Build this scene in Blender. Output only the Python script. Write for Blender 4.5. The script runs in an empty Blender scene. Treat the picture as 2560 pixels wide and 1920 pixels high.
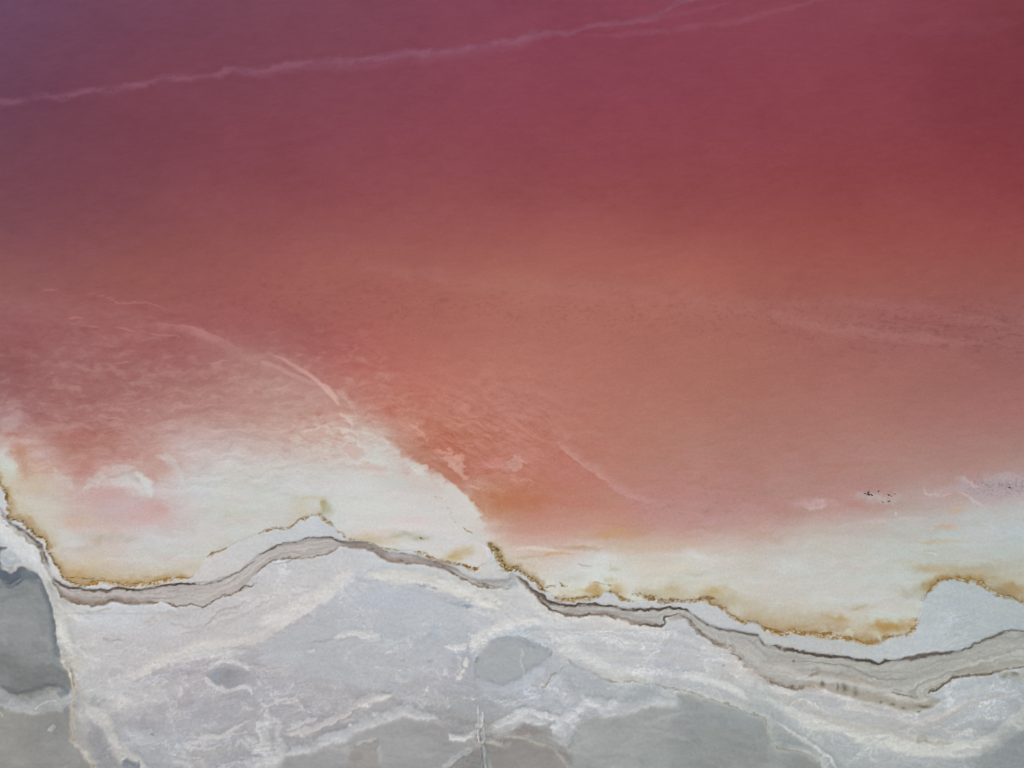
import bpy, math, random
# ---------------------------------------------------------------- CAMERA, SKY, SUN, EXPOSURE
scene = bpy.context.scene
COL = scene.collection
CAM_H, TILT, HFOV = 120.0, math.radians(25), math.radians(71)
cam = bpy.data.cameras.new('camera'); cam.sensor_width = 36
cam.lens = 18/math.tan(HFOV/2); cam.clip_start = 1; cam.clip_end = 12000
cam_o = bpy.data.objects.new('camera', cam); COL.objects.link(cam_o)
cam_o.location = (0, 0, CAM_H); cam_o.rotation_euler = (TILT, 0, 0)
scene.camera = cam_o
SUN_EL, SUN_AZ = math.radians(58), math.radians(200)               # high sun behind thin cloud, low contrast
world = bpy.data.worlds.new('World'); scene.world = world; world.use_nodes = True
nt = world.node_tree; nt.nodes.clear()
sky = nt.nodes.new('ShaderNodeTexSky'); sky.sky_type = 'NISHITA'; sky.sun_disc = False
sky.sun_elevation = SUN_EL; sky.sun_rotation = SUN_AZ; sky.air_density = 1.0; sky.dust_density = 4.0; sky.ozone_density = 1.0
bg = nt.nodes.new('ShaderNodeBackground'); bg.inputs['Strength'].default_value = 0.10
out = nt.nodes.new('ShaderNodeOutputWorld')
nt.links.new(sky.outputs[0], bg.inputs[0]); nt.links.new(bg.outputs[0], out.inputs[0])
sun = bpy.data.lights.new('sun', 'SUN'); sun.energy = 1.5; sun.angle = math.radians(14); sun.color = (1.0, .95, .87)
sun_o = bpy.data.objects.new('sun', sun); COL.objects.link(sun_o)
sun_o.rotation_euler = (math.radians(90)-SUN_EL, 0, math.pi-SUN_AZ)
scene.view_settings.view_transform = 'Standard'; scene.view_settings.look = 'None'
scene.view_settings.gamma = 1; scene.view_settings.use_curve_mapping = False
scene.view_settings.exposure = 0.0
scene.cycles.filter_width = 1.0

import numpy as np
LIGHT_RGB = (.925, .912, .955); REFL_RGB = (.012, .0065, .007); WGAIN = np.array((.945, .915, .875), np.float32)
# ---------------------------------------------------------------- MAP OF THE SHORE (numpy)
# A map of salt, mud and brine colours is drawn in image coordinates with strokes, fills and noise; the ground
# meshes read it per vertex.  Map units are image pixels: u to the right, v down, frame of the view = 2560 x 1920.
import numpy as np
MU0, MV0, MU1, MV1, MS = -420.0, -420.0, 2980.0, 2300.0, 0.5
W_ = int((MU1-MU0)*MS); H_ = int((MV1-MV0)*MS)
gx = (np.arange(W_, dtype=np.float32)+.5)/MS+MU0
gy = (np.arange(H_, dtype=np.float32)+.5)/MS+MV0
GX, GY = np.meshgrid(gx, gy)

def hash2(ix, iy, seed):
    n = (ix.astype(np.int64)*374761393 + iy.astype(np.int64)*668265263 + seed*974634777) & 0xffffffff
    n = ((n ^ (n >> 13))*1274126177) & 0xffffffff
    return (((n ^ (n >> 16)) & 0xffff).astype(np.float32))/65535.0*2-1
def vnoise(x, y, seed):
    x0 = np.floor(x); y0 = np.floor(y)
    fx = x-x0; fy = y-y0
    fx = fx*fx*fx*(fx*(fx*6-15)+10); fy = fy*fy*fy*(fy*(fy*6-15)+10)
    ax, ay = int(x0.min()), int(y0.min()); bx, by = int(x0.max())+2, int(y0.max())+2
    lx, ly = np.meshgrid(np.arange(ax, bx+1), np.arange(ay, by+1))
    T = hash2(lx, ly, seed)
    ix = (x0-ax).astype(np.int32); iy = (y0-ay).astype(np.int32)
    a = T[iy, ix]; b = T[iy, ix+1]; c = T[iy+1, ix]; d = T[iy+1, ix+1]
    return (a+(b-a)*fx)*(1-fy)+(c+(d-c)*fx)*fy
def fbm(x, y, seed, octaves=4, gain=.55):
    s = 0; a = 1; t = 0
    for k in range(octaves):
        c, sn = np.cos(.6*k+.3), np.sin(.6*k+.3)
        s = s+a*vnoise((x*c-y*sn)*2**k, (x*sn+y*c)*2**k, seed+k*17); t += a; a *= gain
    return s/t*1.5
def sfbm(x, y, seed, octaves=4, gain=.6):          # keeps the stretch of its axes (streaks)
    s = 0; a = 1; t = 0
    for k in range(octaves):
        s = s+a*vnoise(x*2**k+k*3.7, y*2**k+k*9.1, seed+k*17); t += a; a *= gain
    return s/t*1.5
def sst(a, b, x):
    t = np.clip((x-a)/(b-a), 0, 1); return t*t*(3-2*t)
def blur(A, r):
    r = max(1, int(r))
    def box(B, ax):
        P = np.concatenate([np.repeat(B.take([0], ax), r+1, ax), B, np.repeat(B.take([-1], ax), r, ax)], ax)
        Cc = np.cumsum(P, ax, dtype=np.float64)
        n = B.shape[ax]; w = 2*r+1
        return ((Cc.take(range(w, w+n), ax)-Cc.take(range(0, n), ax))/w).astype(np.float32)
    for _ in range(2):
        A = box(box(A, 0), 1)
    return A

WX = fbm(GX/60, GY/60, 11, 2)*.6+fbm(GX/14, GY/14, 12, 3)*.6      # two warps: rough edges
WY = fbm(GX/60, GY/60, 21, 2)*.6+fbm(GX/14, GY/14, 22, 3)*.6
N_CR = fbm(GX/9, GY/7, 31, 3)                                     # crumbly
N_MD = fbm(GX/45, GY/28, 41, 4)
N_LG = fbm(GX/220, GY/140, 51, 4)
N_BK = fbm(GX/34, GY/16, 35, 3)*.75+N_CR*.3                       # long breaks in crust lines

def q(ox, oy, pts, s=640/2212):                    # coordinates read off image tiles of 640 x 480 pixels
    return [(ox+a*s, oy+b*s) for a, b in pts]
sA = lambda *p: q(0, 960, p);    sB = lambda *p: q(640, 960, p)
sC = lambda *p: q(1280, 960, p); sD = lambda *p: q(1920, 960, p)
sE = lambda *p: q(0, 1440, p);   sF = lambda *p: q(640, 1440, p)
sG = lambda *p: q(1280, 1440, p); sH = lambda *p: q(1920, 1440, p)
sM = lambda *p: q(0, 1250, p, 1.008)
sM2 = lambda *p: q(0, 575, p, 1.008)
sO = lambda *p: q(0, 0, p, 2560/2212)              # overview of the whole image

def spline(P, n=5):
    P = np.array(P, float)
    if len(P) < 3: return P
    Q = np.vstack([2*P[0]-P[1], P, 2*P[-1]-P[-2]]); out = []
    for i in range(1, len(Q)-2):
        p0, p1, p2, p3 = Q[i-1:i+3]
        for k in range(n):
            t = k/n
            out.append(.5*((2*p1)+(p2-p0)*t+(2*p0-5*p1+4*p2-p3)*t*t+(3*p1-p0-3*p2+p3)*t**3))
    out.append(Q[-2]); return np.array(out)
def window(P, pad):
    a = int(max(0, (P[:, 0].min()-pad-MU0)*MS)); b = int(min(W_, (P[:, 0].max()+pad-MU0)*MS+1))
    c = int(max(0, (P[:, 1].min()-pad-MV0)*MS)); d = int(min(H_, (P[:, 1].max()+pad-MV0)*MS+1))
    return slice(c, d), slice(a, b)
def seg_dist(P, reach, warp, win):
    """unsigned distance, side (+ = right hand side walking along the path, i.e. below a left-to-right line), along 0..1"""
    X = GX[win]+WX[win]*warp; Y = GY[win]+WY[win]*warp
    D = np.full(X.shape, 1e9, np.float32); S = np.ones(X.shape, np.float32); L = np.zeros(X.shape, np.float32)
    seg = np.hypot(*(P[1:]-P[:-1]).T); cum = np.concatenate([[0], np.cumsum(seg)]); tot = max(cum[-1], 1e-6)
    r0, c0 = win[0].start, win[1].start; pad = reach+abs(warp)*2+2
    for i in range(len(P)-1):
        w2 = window(P[i:i+2], pad)
        sl = (slice(max(w2[0].start-r0, 0), max(w2[0].stop-r0, 0)), slice(max(w2[1].start-c0, 0), max(w2[1].stop-c0, 0)))
        x = X[sl]; y = Y[sl]
        if x.size == 0: continue
        ax, ay = P[i]; dx, dy = P[i+1]-P[i]; l2 = dx*dx+dy*dy+1e-9
        t = np.clip(((x-ax)*dx+(y-ay)*dy)/l2, 0, 1)
        d = np.hypot(x-ax-t*dx, y-ay-t*dy)
        sd = np.sign(dx*(y-ay)-dy*(x-ax))
        m = d < D[sl]
        D[sl] = np.where(m, d, D[sl]); S[sl] = np.where(m, sd, S[sl]); L[sl] = np.where(m, (cum[i]+t*seg[i])/tot, L[sl])
    return D, S, L

T = np.zeros((H_, W_, 3), np.float32)              # colour map, display values 0..255
HT = np.zeros((H_, W_), np.float32)                # relief, metres
def lay(win, m, col, hgt=0):
    c = np.array(col, np.float32)
    T[win] = T[win]*(1-m[..., None])+c*m[..., None]
    if hgt: HT[win] += m*hgt
def stroke(path, w, col, a=1, s=None, warp=4, brk=0, up=None, dn=None, taper=.06, hgt=0, raw=False, nz=None, sub=5):
    P = spline(path, sub) if not raw else np.array(path, float)
    s = w if s is None else s
    up = s if up is None else up; dn = s if dn is None else dn
    win = window(P, w+max(up, dn)+warp*2)
    if GX[win].size == 0: return
    D, S, L = seg_dist(P, w+max(up, dn), warp, win)
    so = np.where(S > 0, dn, up)
    tp = max(taper, .001); e = sst(0, tp*2.2, L)*sst(0, tp*2.2, 1-L) if taper else 1.0
    m = 1-sst(0, 1, (D-w*e)/np.maximum(so*(.35+.65*e), .01))
    if taper: m = m*sst(0, taper, L)*sst(0, taper, 1-L)
    if a < .95: m = m*np.clip(.88+.42*N_MD[win]+.22*N_CR[win], .15, 1.15)
    m = np.clip(m, 0, 1)
    if brk:
        n = (N_CR if nz is None else nz)[win]
        m = m*sst(-.5+brk, .1+brk, n)
    lay(win, m*a, col, hgt)
def poly_sd(P, win, warp, reach):
    P = np.vstack([P, P[:1]])
    D, S, L = seg_dist(P, reach, warp, win)
    X = GX[win]+WX[win]*warp; Y = GY[win]+WY[win]*warp
    ins = np.zeros(X.shape, bool)
    for i in range(len(P)-1):
        (x1, y1), (x2, y2) = P[i], P[i+1]
        if y1 == y2: continue
        ins ^= ((y1 > Y) != (y2 > Y)) & (X < (x2-x1)*(Y-y1)/(y2-y1)+x1)
    return np.where(ins, -D, D)
def fill(path, col, a=1, soft=6, warp=5, smooth=4, hgt=0, nz=0):
    P = np.array(path, float)
    if smooth: P = spline(list(path)+[path[0]], smooth)[:-1]
    win = window(P, soft+warp*2)
    sd = poly_sd(P, win, warp, soft)
    if nz: sd = sd+N_MD[win]*nz
    m = 1-sst(-soft, soft, sd)
    if col is not None: lay(win, m*a, col, hgt)
    return win, m
def blob(c, rx, ry, col, a=1, ang=0, warp=8, n=0.5):
    cx, cy = c
    r = max(rx, ry)*2.2
    win = window(np.array([c, c], float), r)
    X = GX[win]+WX[win]*warp-cx; Y = GY[win]+WY[win]*warp-cy
    t = np.radians(ang); x = X*np.cos(t)+Y*np.sin(t); y = -X*np.sin(t)+Y*np.cos(t)
    m = np.exp(-((x/rx)**2+(y/ry)**2))
    m = np.clip(m*(1+n*N_MD[win]), 0, 1)
    lay(win, m*a, col)
def blobs(lst):
    for b in lst:
        b = list(b); r_, g_, c_ = b[3]
        if r_-c_ > 45 and r_ > 188 and g_-c_ > .5*(r_-c_): b[3] = (r_*.9, g_*.945, c_*1.03)
        blob(*b)
def rbf(ctrl, reg=2.0):
    """smooth field through colour samples (u, v, r, g, b)"""
    C = np.array(ctrl, float); k = 8
    ux = gx[::k]; uy = gy[::k]; X, Y = np.meshgrid(ux, uy)
    X = np.clip(X, -160, 2720); Y = np.clip(Y, -160, 2080)
    sy = 1.6
    R = np.hypot(C[:, None, 0]-C[None, :, 0], sy*(C[:, None, 1]-C[None, :, 1]))
    n = len(C); A = np.zeros((n+1, n+1)); A[:n, :n] = R-np.eye(n)*reg; A[:n, n] = 1; A[n, :n] = 1
    B = np.zeros((n+1, 3)); B[:n] = C[:, 2:]
    Wt = np.linalg.solve(A, B)
    out = np.zeros(X.shape+(3,))+Wt[n]
    for i in range(n):
        out += np.hypot(X-C[i, 0], sy*(Y-C[i, 1]))[..., None]*Wt[i]
    yi = np.clip((np.arange(H_)/k), 0, X.shape[0]-1.001); xi = np.clip((np.arange(W_)/k), 0, X.shape[1]-1.001)
    y0 = yi.astype(int); x0 = xi.astype(int); fy = (yi-y0)[:, None, None]; fx = (xi-x0)[None, :, None]
    a = out[y0][:, x0]; b = out[y0][:, x0+1]; c = out[y0+1][:, x0]; d = out[y0+1][:, x0+1]
    return np.clip((a*(1-fx)+b*fx)*(1-fy)+(c*(1-fx)+d*fx)*fy, 0, 255).astype(np.float32)

# ---- brine: colour samples (overview image coordinates)
K = 2560/2212
lake = """0 0 106 71 96|300 0 118 71 91|700 0 126 71 88|1100 0 133 67 84|1500 0 138 66 82|1900 0 136 61 74|2212 0 126 51 60|0 200 108 69 88|300 200 121 67 81|700 200 129 69 82|1100 200 138 68 80|1500 200 138 66 78|1900 200 137 61 70|2212 200 126 51 58|0 400 119 74 80|300 400 124 72 77|700 400 133 70 75|1100 400 140 72 75|1500 400 141 72 73|1900 400 140 68 67|2212 400 133 60 59|0 500 129 82 83|300 500 134 80 79|700 500 143 80 79|1100 500 150 82 79|1500 500 152 84 79|1900 500 150 80 73|2212 500 142 72 67|0 600 144 90 85|300 600 147 88 81|700 600 155 90 83|1100 590 165 100 89|1500 600 165 100 87|1900 600 155 90 79|2212 600 148 86 77|1100 700 167 103 93|1500 700 167 107 95|1900 700 154 97 91|2212 700 154 103 99|1100 800 175 115 103|1500 800 171 113 99|1900 800 164 110 101|2212 800 159 107 101|950 880 183 115 103|1100 900 182 120 109|1500 900 174 120 107|1900 900 169 120 111|2212 900 167 117 111|900 960 183 117 97|1000 950 185 120 103|1200 960 183 117 103|1500 1000 177 127 115|1900 1000 174 135 126|2212 1000 174 140 133|930 1020 190 140 125|980 1030 185 117 93|1060 1010 192 130 112|1200 1040 185 115 99|1400 1060 181 125 113|1700 1050 177 137 127|1900 1060 176 136 130|2212 1045 182 160 158|900 1100 209 206 204|1000 1080 209 205 200|1080 1090 187 127 91|1200 1110 188 126 104|1400 1110 186 128 116|1550 1120 184 140 132|1700 1110 181 140 132|1850 1090 182 144 137|1950 1125 188 178 172|2100 1110 190 184 180|2212 1100 190 188 185|150 1180 207 196 186|400 1180 206 200 198|300 1220 206 200 192|1020 1160 208 206 200|1120 1140 194 140 118|1230 1160 196 150 128|1350 1150 190 138 104|1480 1160 192 150 130|1620 1160 194 168 152|1750 1150 196 184 172|1900 1180 195 192 186|2100 1180 192 192 188|2212 1170 188 192 190|1150 1200 206 184 166|1300 1200 206 196 184|1500 1200 205 196 182|1700 1220 202 198 190|1900 1230 198 196 190|2050 1230 192 190 182|2212 1230 188 184 172|1250 1250 205 196 182|1450 1270 204 190 168|1650 1290 203 195 182|1800 1280 204 198 190|1950 1280 202 198 190|200 1240 205 180 145|400 1240 206 192 176|560 1200 207 203 198|800 1210 206 200 192|950 1190 206 196 188|39 668 154 95 98|39 746 152 90 92|117 777 162 104 106|39 816 150 92 94|117 867 165 110 110|195 921 170 112 110|273 824 168 112 112|391 765 165 103 104|391 863 180 128 124|488 726 162 98 98|547 785 176 124 120|586 835 184 138 132|664 851 184 135 130|469 890 188 142 138|586 929 200 160 152|391 921 190 146 144|391 960 203 180 178|508 980 206 188 186|625 960 205 178 172|703 921 202 162 154|781 937 206 184 178|234 960 180 124 118|156 972 182 126 118|234 1019 198 158 154|312 992 196 150 142|156 1019 192 144 136|98 968 192 160 160|20 921 180 140 142|59 902 170 118 120|39 972 192 140 126|23 1007 205 200 192|51 1019 198 165 145|98 1039 205 185 175|273 1031 205 190 190|312 1058 206 196 196|215 1078 203 172 170|273 1097 204 170 168|176 1117 206 178 162|332 1097 203 160 155|344 1011 200 160 152|371 1039 205 185 184|430 1058 204 200 200|508 1039 208 202 196|234 1148 208 185 172|117 1097 205 195 185|156 1175 208 202 196|312 1156 206 200 200|273 1203 207 196 190|391 1195 204 202 202|508 1097 205 203 196|625 1039 207 204 202|781 1039 208 204 202|742 980 204 175 166|820 980 208 200 196|664 726 156 88 88|781 804 176 104 98|840 882 184 112 100|742 785 172 98 95|2100 1055 180 148 142"""
lake = [[float(x) for x in it.split()] for ln in lake.split('\n') for it in ln.split('|')]
LK = rbf([[a*K, b*K, r, g, bb] for a, b, r, g, bb in lake])
# ---- dry side: colour samples
land = """0 1120 200 204 206|60 1220 200 206 210|110 1250 204 204 200|150 1330 200 200 194|170 1450 198 198 194|170 1550 196 196 193
180 1330 198 203 208|260 1330 203 207 212|400 1320 200 204 208|380 1370 203 204 208|250 1380 194 191 192|330 1410 188 186 190|430 1370 194 192 195|500 1350 196 195 198|560 1300 196 198 202
600 1280 196 198 202|640 1330 190 188 192|480 1420 184 182 186|300 1470 190 190 194|380 1500 182 181 186|560 1480 178 178 183|680 1400 182 184 190|760 1300 192 196 202|850 1260 198 202 206|850 1310 186 190 196|900 1400 182 187 194|950 1460 184 186 194
1000 1340 188 194 200|900 1500 180 182 186|700 1500 180 180 185|700 1580 176 176 180|500 1560 178 178 182|300 1600 184 186 190|400 1620 186 188 192|600 1640 170 170 174|800 1620 160 160 162|980 1600 160 158 158|950 1540 166 166 168
1000 1260 204 204 201|1100 1290 203 205 206|1050 1320 203 203 202|1180 1350 200 204 208|1250 1320 205 206 206|1300 1350 202 202 202|1400 1380 200 202 204|1450 1440 198 202 206|1300 1420 200 204 206|1080 1430 168 174 178|1150 1500 182 188 196|1250 1520 186 190 196|1100 1540 176 182 186|1500 1520 184 190 192|1650 1500 196 202 202|1600 1440 200 200 200
1500 1600 154 161 162|1700 1620 152 159 158|1300 1620 156 160 160|1150 1620 148 145 142|1700 1450 196 196 192|1850 1520 198 198 198|1750 1560 192 196 200|1900 1600 188 192 196|2000 1560 196 196 196|2100 1600 184 188 192|2200 1560 178 182 188|2212 1640 160 164 168|2050 1640 176 180 184|1850 1640 186 192 194
1700 1350 200 204 206|1900 1400 202 207 209|2050 1330 200 207 211|2150 1330 198 205 208|2212 1340 196 203 206|2100 1480 198 204 210|2000 1510 200 204 208|1500 1320 202 206 208|400 1260 205 203 200|600 1170 198 202 204|700 1140 200 204 207|600 1200 198 203 206|550 1230 204 203 204|1050 1220 206 207 206|50 1300 128 134 134|60 1420 132 136 134|80 1600 150 149 145"""
land = [[float(x) for x in it.split()] for ln in land.split('\n') for it in ln.split('|')]
LD = rbf([[a*K, b*K, r, g, bb] for a, b, r, g, bb in land])

# ---- the water's edge (gold algae line), left to right
gold1 = sA((-700, 300), (-250, 640), (0, 880), (40, 930), (70, 1010), (80, 1090), (100, 1150), (170, 1180), (250, 1260), (320, 1330), (390, 1380), (420, 1460), (450, 1530), (500, 1610))+sE((560, 12), (620, 60), (740, 75), (900, 60), (1050, 72), (1200, 60), (1330, 45), (1500, 28), (1650, 8))
gold2 = sA((1790, 1500), (1850, 1480), (1970, 1420))
gold3 = sB((0, 1310), (120, 1250), (260, 1250), (350, 1210), (430, 1170), (490, 1140), (560, 1140), (600, 1180), (660, 1240), (720, 1290), (800, 1330), (900, 1365), (1000, 1395), (1100, 1430), (1240, 1450))
gold4 = sB((1350, 1450), (1450, 1465), (1520, 1500), (1650, 1540), (1760, 1565), (1880, 1600), (1945, 1580))
gold5 = sB((2000, 1375), (2045, 1415), (2090, 1480), (2130, 1550), (2190, 1590))+sG((60, -40), (130, 5), (190, 60), (240, 110), (290, 150))
gold6 = sG((340, 180), (400, 205), (500, 215), (620, 215), (700, 200), (775, 172))
gold7 = sG((820, 145), (900, 160), (960, 205), (1050, 215))
gold8 = sG((1040, 155), (1150, 165), (1220, 190), (1300, 210), (1400, 215), (1500, 215), (1600, 210), (1680, 195), (1780, 198))
gold9 = sG((1600, 235), (1690, 225), (1780, 255), (1850, 290), (1900, 345), (1960, 385), (2040, 400), (2120, 415), (2212, 455))+sH((60, 480), (130, 490), (220, 465), (300, 480), (400, 505), (520, 515), (640, 515), (740, 540), (860, 565), (990, 575))
gold9b = sH((990, 575), (1060, 530), (1200, 520), (1260, 470), (1290, 400), (1310, 355))
gold10 = sH((1320, 200), (1380, 160), (1450, 90), (1500, 40), (1600, 20), (1740, 30), (1860, 70), (1960, 130), (2060, 180), (2212, 230), (2500, 330), (3200, 420))
shore = gold1+gold2+gold3+gold4+sB((2010, 1520), (2000, 1400))+gold5[1:]+gold6+gold7+gold8[4:-1]+gold9[1:]+gold9b+sH((1335, 280),)+gold10
SHP = spline(shore, 4)
shore_poly = np.vstack([SHP, [[4000, 1700], [4000, 3500], [-1500, 3500], [-1500, 900]]])
win_all = (slice(0, H_), slice(0, W_))
SD = poly_sd(shore_poly, win_all, 5, 60)           # < 0 on the dry side
SD = np.clip(SD, -200, 200)
LAND = sst(3, -3, SD)
# ---- streak fields
base_u = np.interp(gx, SHP[:, 0], SHP[:, 1]).astype(np.float32)
kk = 141; base_u = np.convolve(np.pad(base_u, kk//2, mode='edge'), np.ones(kk)/kk, 'valid').astype(np.float32)
PSI = GY-base_u[None, :]*np.exp(-np.clip(GY-base_u[None, :], 0, 900)/380)
STR = sfbm(GX/120+WX*.12, PSI/22+N_MD*1.1, 61, 3, .5)*.8+fbm(GX/70, PSI/26+N_LG, 67, 4)*.5                  # streaks that follow the shore
STF = sfbm(GX/34, PSI/8+WY*.9, 62, 3, .5)
RDG = (1-np.abs(sfbm(GX/130+WX*.2+N_LG*.5, PSI/44+N_MD*1.1+WY*.12, 68, 2, .4))*2.2)      # wandering salt veins
RD2 = (1-np.abs(fbm(GX/60+WX*.3, PSI/30+WY*.25, 69, 3))*2.4)
LST = sfbm(GX/150+N_LG*.6, (GY-GX*.02)/16+N_MD*.9, 63, 4)         # streaks in the shallows
LSF = sfbm(GX/34, (GY+GX*.12)/9+N_MD*1.2, 64, 3)
LDG = sfbm((GX*.8+GY*.5)/40, (GY-GX*.55)/9+N_MD, 65, 3)           # wisps set aslant
GRN = fbm(GX/5, GY/4.2, 66, 2)

T[:] = LK
# broad unevenness of the brine
sh = sst(820, 1150, GY-0.06*GX+40*N_LG)[..., None]                # shallows
T += (N_LG*2.4+N_MD*.9)[..., None]*np.array([1, .8, .8], np.float32)*(1-.5*sh)
T += (LSF*1.6)[..., None]
# salt wisps below the surface in the left-hand shallows
wl = sst(700, 1000, GY+60*N_LG)*sst(1000, 760, GX)*sst(1330, 1120, GY)
T += (LST*6+LSF*3.5)[..., None]*wl[..., None]*np.array([.7, 1, 1], np.float32)
wr = sst(-220, -30, -SD*-1)*0
near = sst(-5, 40, SD)
T += (LST*3.5)[..., None]*sst(1150, 1350, GY)[..., None]*np.array([.6, .9, 1.3], np.float32)

VL = fbm(GX/20+N_MD*.3, GY/11+N_MD*.4, 94, 4)*.6+sfbm(GX/90, (GY-.1*GX)/18+N_MD*.7, 95, 4)*.6
vz = sst(720, 960, GY+40*N_LG-.02*GX)*sst(1130, 1010, GX-(GY-1000)*.9)*sst(1330, 1200, GY)
vm = (sst(-.1, .85, VL)*vz)[..., None]*.2
T += (np.array([214, 186, 182], np.float32)-T)*vm*sst(225, 150, T[..., 1:2])
T -= (sst(.15, .8, -VL)*vz*5)[..., None]*np.array([.5, 1, 1], np.float32)
# mottled dark flecks on the bed
band = np.exp(-((GY-(690+0.05*GX))/75)**2)*sst(300, 700, GX)
fl = sst(.42, .95, fbm(GX/9, GY/6.5, 71, 2))*band
fl += sst(.35, .9, sfbm(GX/26, (GY-GX*.1)/6, 72, 2))*np.exp(-((GY-830-.0*GX)/75)**2)*sst(1850, 2200, GX)*1.1
fl += .6*sst(.4, .95, fbm(GX/14, GY/9, 73, 2))*np.exp(-((GY-1270)/50)**2)*sst(1450, 1600, GX)*sst(2100, 1800, GX)
fl += .5*sst(.3, .9, fbm(GX/30, GY/14, 74, 3))*np.exp(-((GY-760)/150)**2)*sst(1200, 500, GX)
fl += .5*sst(.3, .9, fbm(GX/9, GY/7, 75, 2))*np.exp(-((GY-990)/60)**2)*sst(820, 950, GX)*sst(1500, 1250, GX)
T *= (1-.065*fl)[..., None]
whz = sst(950, 1250, GY+30*N_LG)[..., None]
T += whz*(fbm(GX/90, GY/26+N_LG, 91, 4)*4.5)[..., None]*np.array([.35, -.6, -.5], np.float32)
T += whz*(sfbm(GX/110, (GY-.04*GX)/20+N_MD, 92, 3)*4)[..., None]*np.array([.5, .7, 1.2], np.float32)
# faint pale swells in the middle and at the right
for p, w, s, a in [(sO((700, 560), (900, 590), (1200, 625), (1450, 650), (1700, 680), (1900, 715), (2212, 740)), 6, 46, .22),
                   (sO((1650, 650), (1850, 655), (2000, 672), (2212, 705)), 4, 28, .22),
                   (sO((1500, 660), (1700, 690), (1900, 722), (2050, 735), (2212, 745)), 3, 22, .2),
                   (sO((-60, 640), (150, 665), (330, 700), (420, 730)), 5, 30, .14)]:
    stroke(p, w, (174, 126, 118), a*.85, s=s, warp=8, taper=.15)
for p, w, s, a in [(sO((1740, 688), (1840, 700), (1960, 712), (2100, 728), (2230, 738)), 2, 10, .2), (sO((1850, 662), (2000, 690), (2200, 718)), 2, 14, .14),
                   (sO((1765, 520), (1740, 560), (1715, 610), (1690, 660)), 1, 14, .12), (sO((500, 560), (700, 600), (900, 640)), 5, 30, .07)]:
    stroke(p, w, (128, 66, 66), a, s=s, warp=8, taper=.2, brk=.1)
# the long pale salt line far out
far = [(-420, 252), (-100, 248)]+[(a*1280/2212, b*1280/2212) for a, b in [(60, 428), (180, 412), (290, 412), (380, 385), (470, 378), (560, 370), (660, 345), (740, 332), (850, 332), (930, 322), (980, 300), (1060, 300), (1150, 300), (1240, 277), (1400, 268), (1600, 252), (1750, 232), (1900, 222), (2050, 200), (2150, 178)]]
far += [(1280+a*1280/2212, b*1280/2212) for a, b in [(0, 185), (60, 160), (120, 135), (260, 130), (380, 105), (520, 88), (640, 50), (760, -10), (900, -60)]]+[(1990, -190), (2400, -420)]
FARL = sfbm((GX+.1*GY)/40, (GY+GX*.18)/5, 78, 3)
stroke(far, 1, (136, 94, 113), .36, s=14, warp=7, taper=0)
stroke(far, .6, (152, 114, 132), .55, s=7, warp=8, taper=0, brk=.12, nz=N_BK)
stroke([(x, y+9) for x, y in far[12:26]], 1, (146, 88, 108), .34, s=26, warp=8, taper=.1)
far2 = [(1280+a*1280/2212, b*1280/2212) for a, b in [(200, 155), (420, 150), (640, 130), (800, 108), (960, 88), (1100, 55), (1200, 32), (1320, -5), (1500, -50)]]
stroke(far2, 1, (156, 96, 116), .26, s=12, warp=5, taper=.15)
stroke([(1280+a*1280/2212, b*1280/2212) for a, b in [(360, 110), (520, 92), (680, 65), (860, 20), (1000, -10)]], 1, (156, 96, 116), .2, s=9, warp=5, taper=.15)
stroke(sO((1900, 60), (2050, 60), (2230, 45)), 4, (145, 75, 92), .18, s=34, warp=8, taper=.2)
# faint scratches of salt in the left shallows
q4 = lambda *p: q(0, 480, p)
for p, a in [(q4((330, 820), (500, 850)), .4), (q4((680, 860), (830, 875), (960, 910), (1010, 945), (1180, 950), (1330, 970), (1450, 1015), (1560, 1050)), .38),
             (q4((560, 1080), (720, 1085)), .5), (q4((740, 1155), (880, 1165)), .4), (q4((960, 1165), (1110, 1180), (1200, 1215)), .4),
             (q4((1270, 1210), (1420, 1230), (1530, 1245), (1580, 1290)), .45), (q4((1500, 1140), (1570, 1150), (1700, 1190), (1840, 1240)), .4),
             (q4((960, 1480), (1130, 1455)), .4), (q4((1750, 1480), (2020, 1450)), .5), (q4((1950, 1600), (2212, 1590)), .5),
             (sA((1750, 290), (1950, 300), (2100, 280), (2260, 300), (2330, 310)), .5), (sB((60, 320), (140, 300), (250, 315), (350, 285), (480, 262)), .55),
             (sA((830, 240), (900, 280), (1000, 290), (1110, 330)), .3)]:
    stroke(p, .4, (200, 160, 152), a, s=3.2, warp=3, taper=.2)
for p_, w_1, a_1 in [(q4((1230, 1120), (1500, 1140), (1700, 1180), (1850, 1240), (2000, 1310), (2130, 1400), (2230, 1470)), 1, .34), (q4((1500, 1180), (1750, 1230), (1950, 1330), (2150, 1440), (2300, 1560)), 2, .22)]:
    stroke(p_, w_1, (196, 150, 146), a_1, warp=5, up=4, dn=24, taper=.25)
fill(q4((1700, 1240), (1850, 1235), (2000, 1310), (2200, 1420), (2400, 1640), (2300, 1680), (2050, 1560), (1800, 1400), (1650, 1300)), (172, 122, 120), .35, 26, 10, nz=20)
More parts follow.
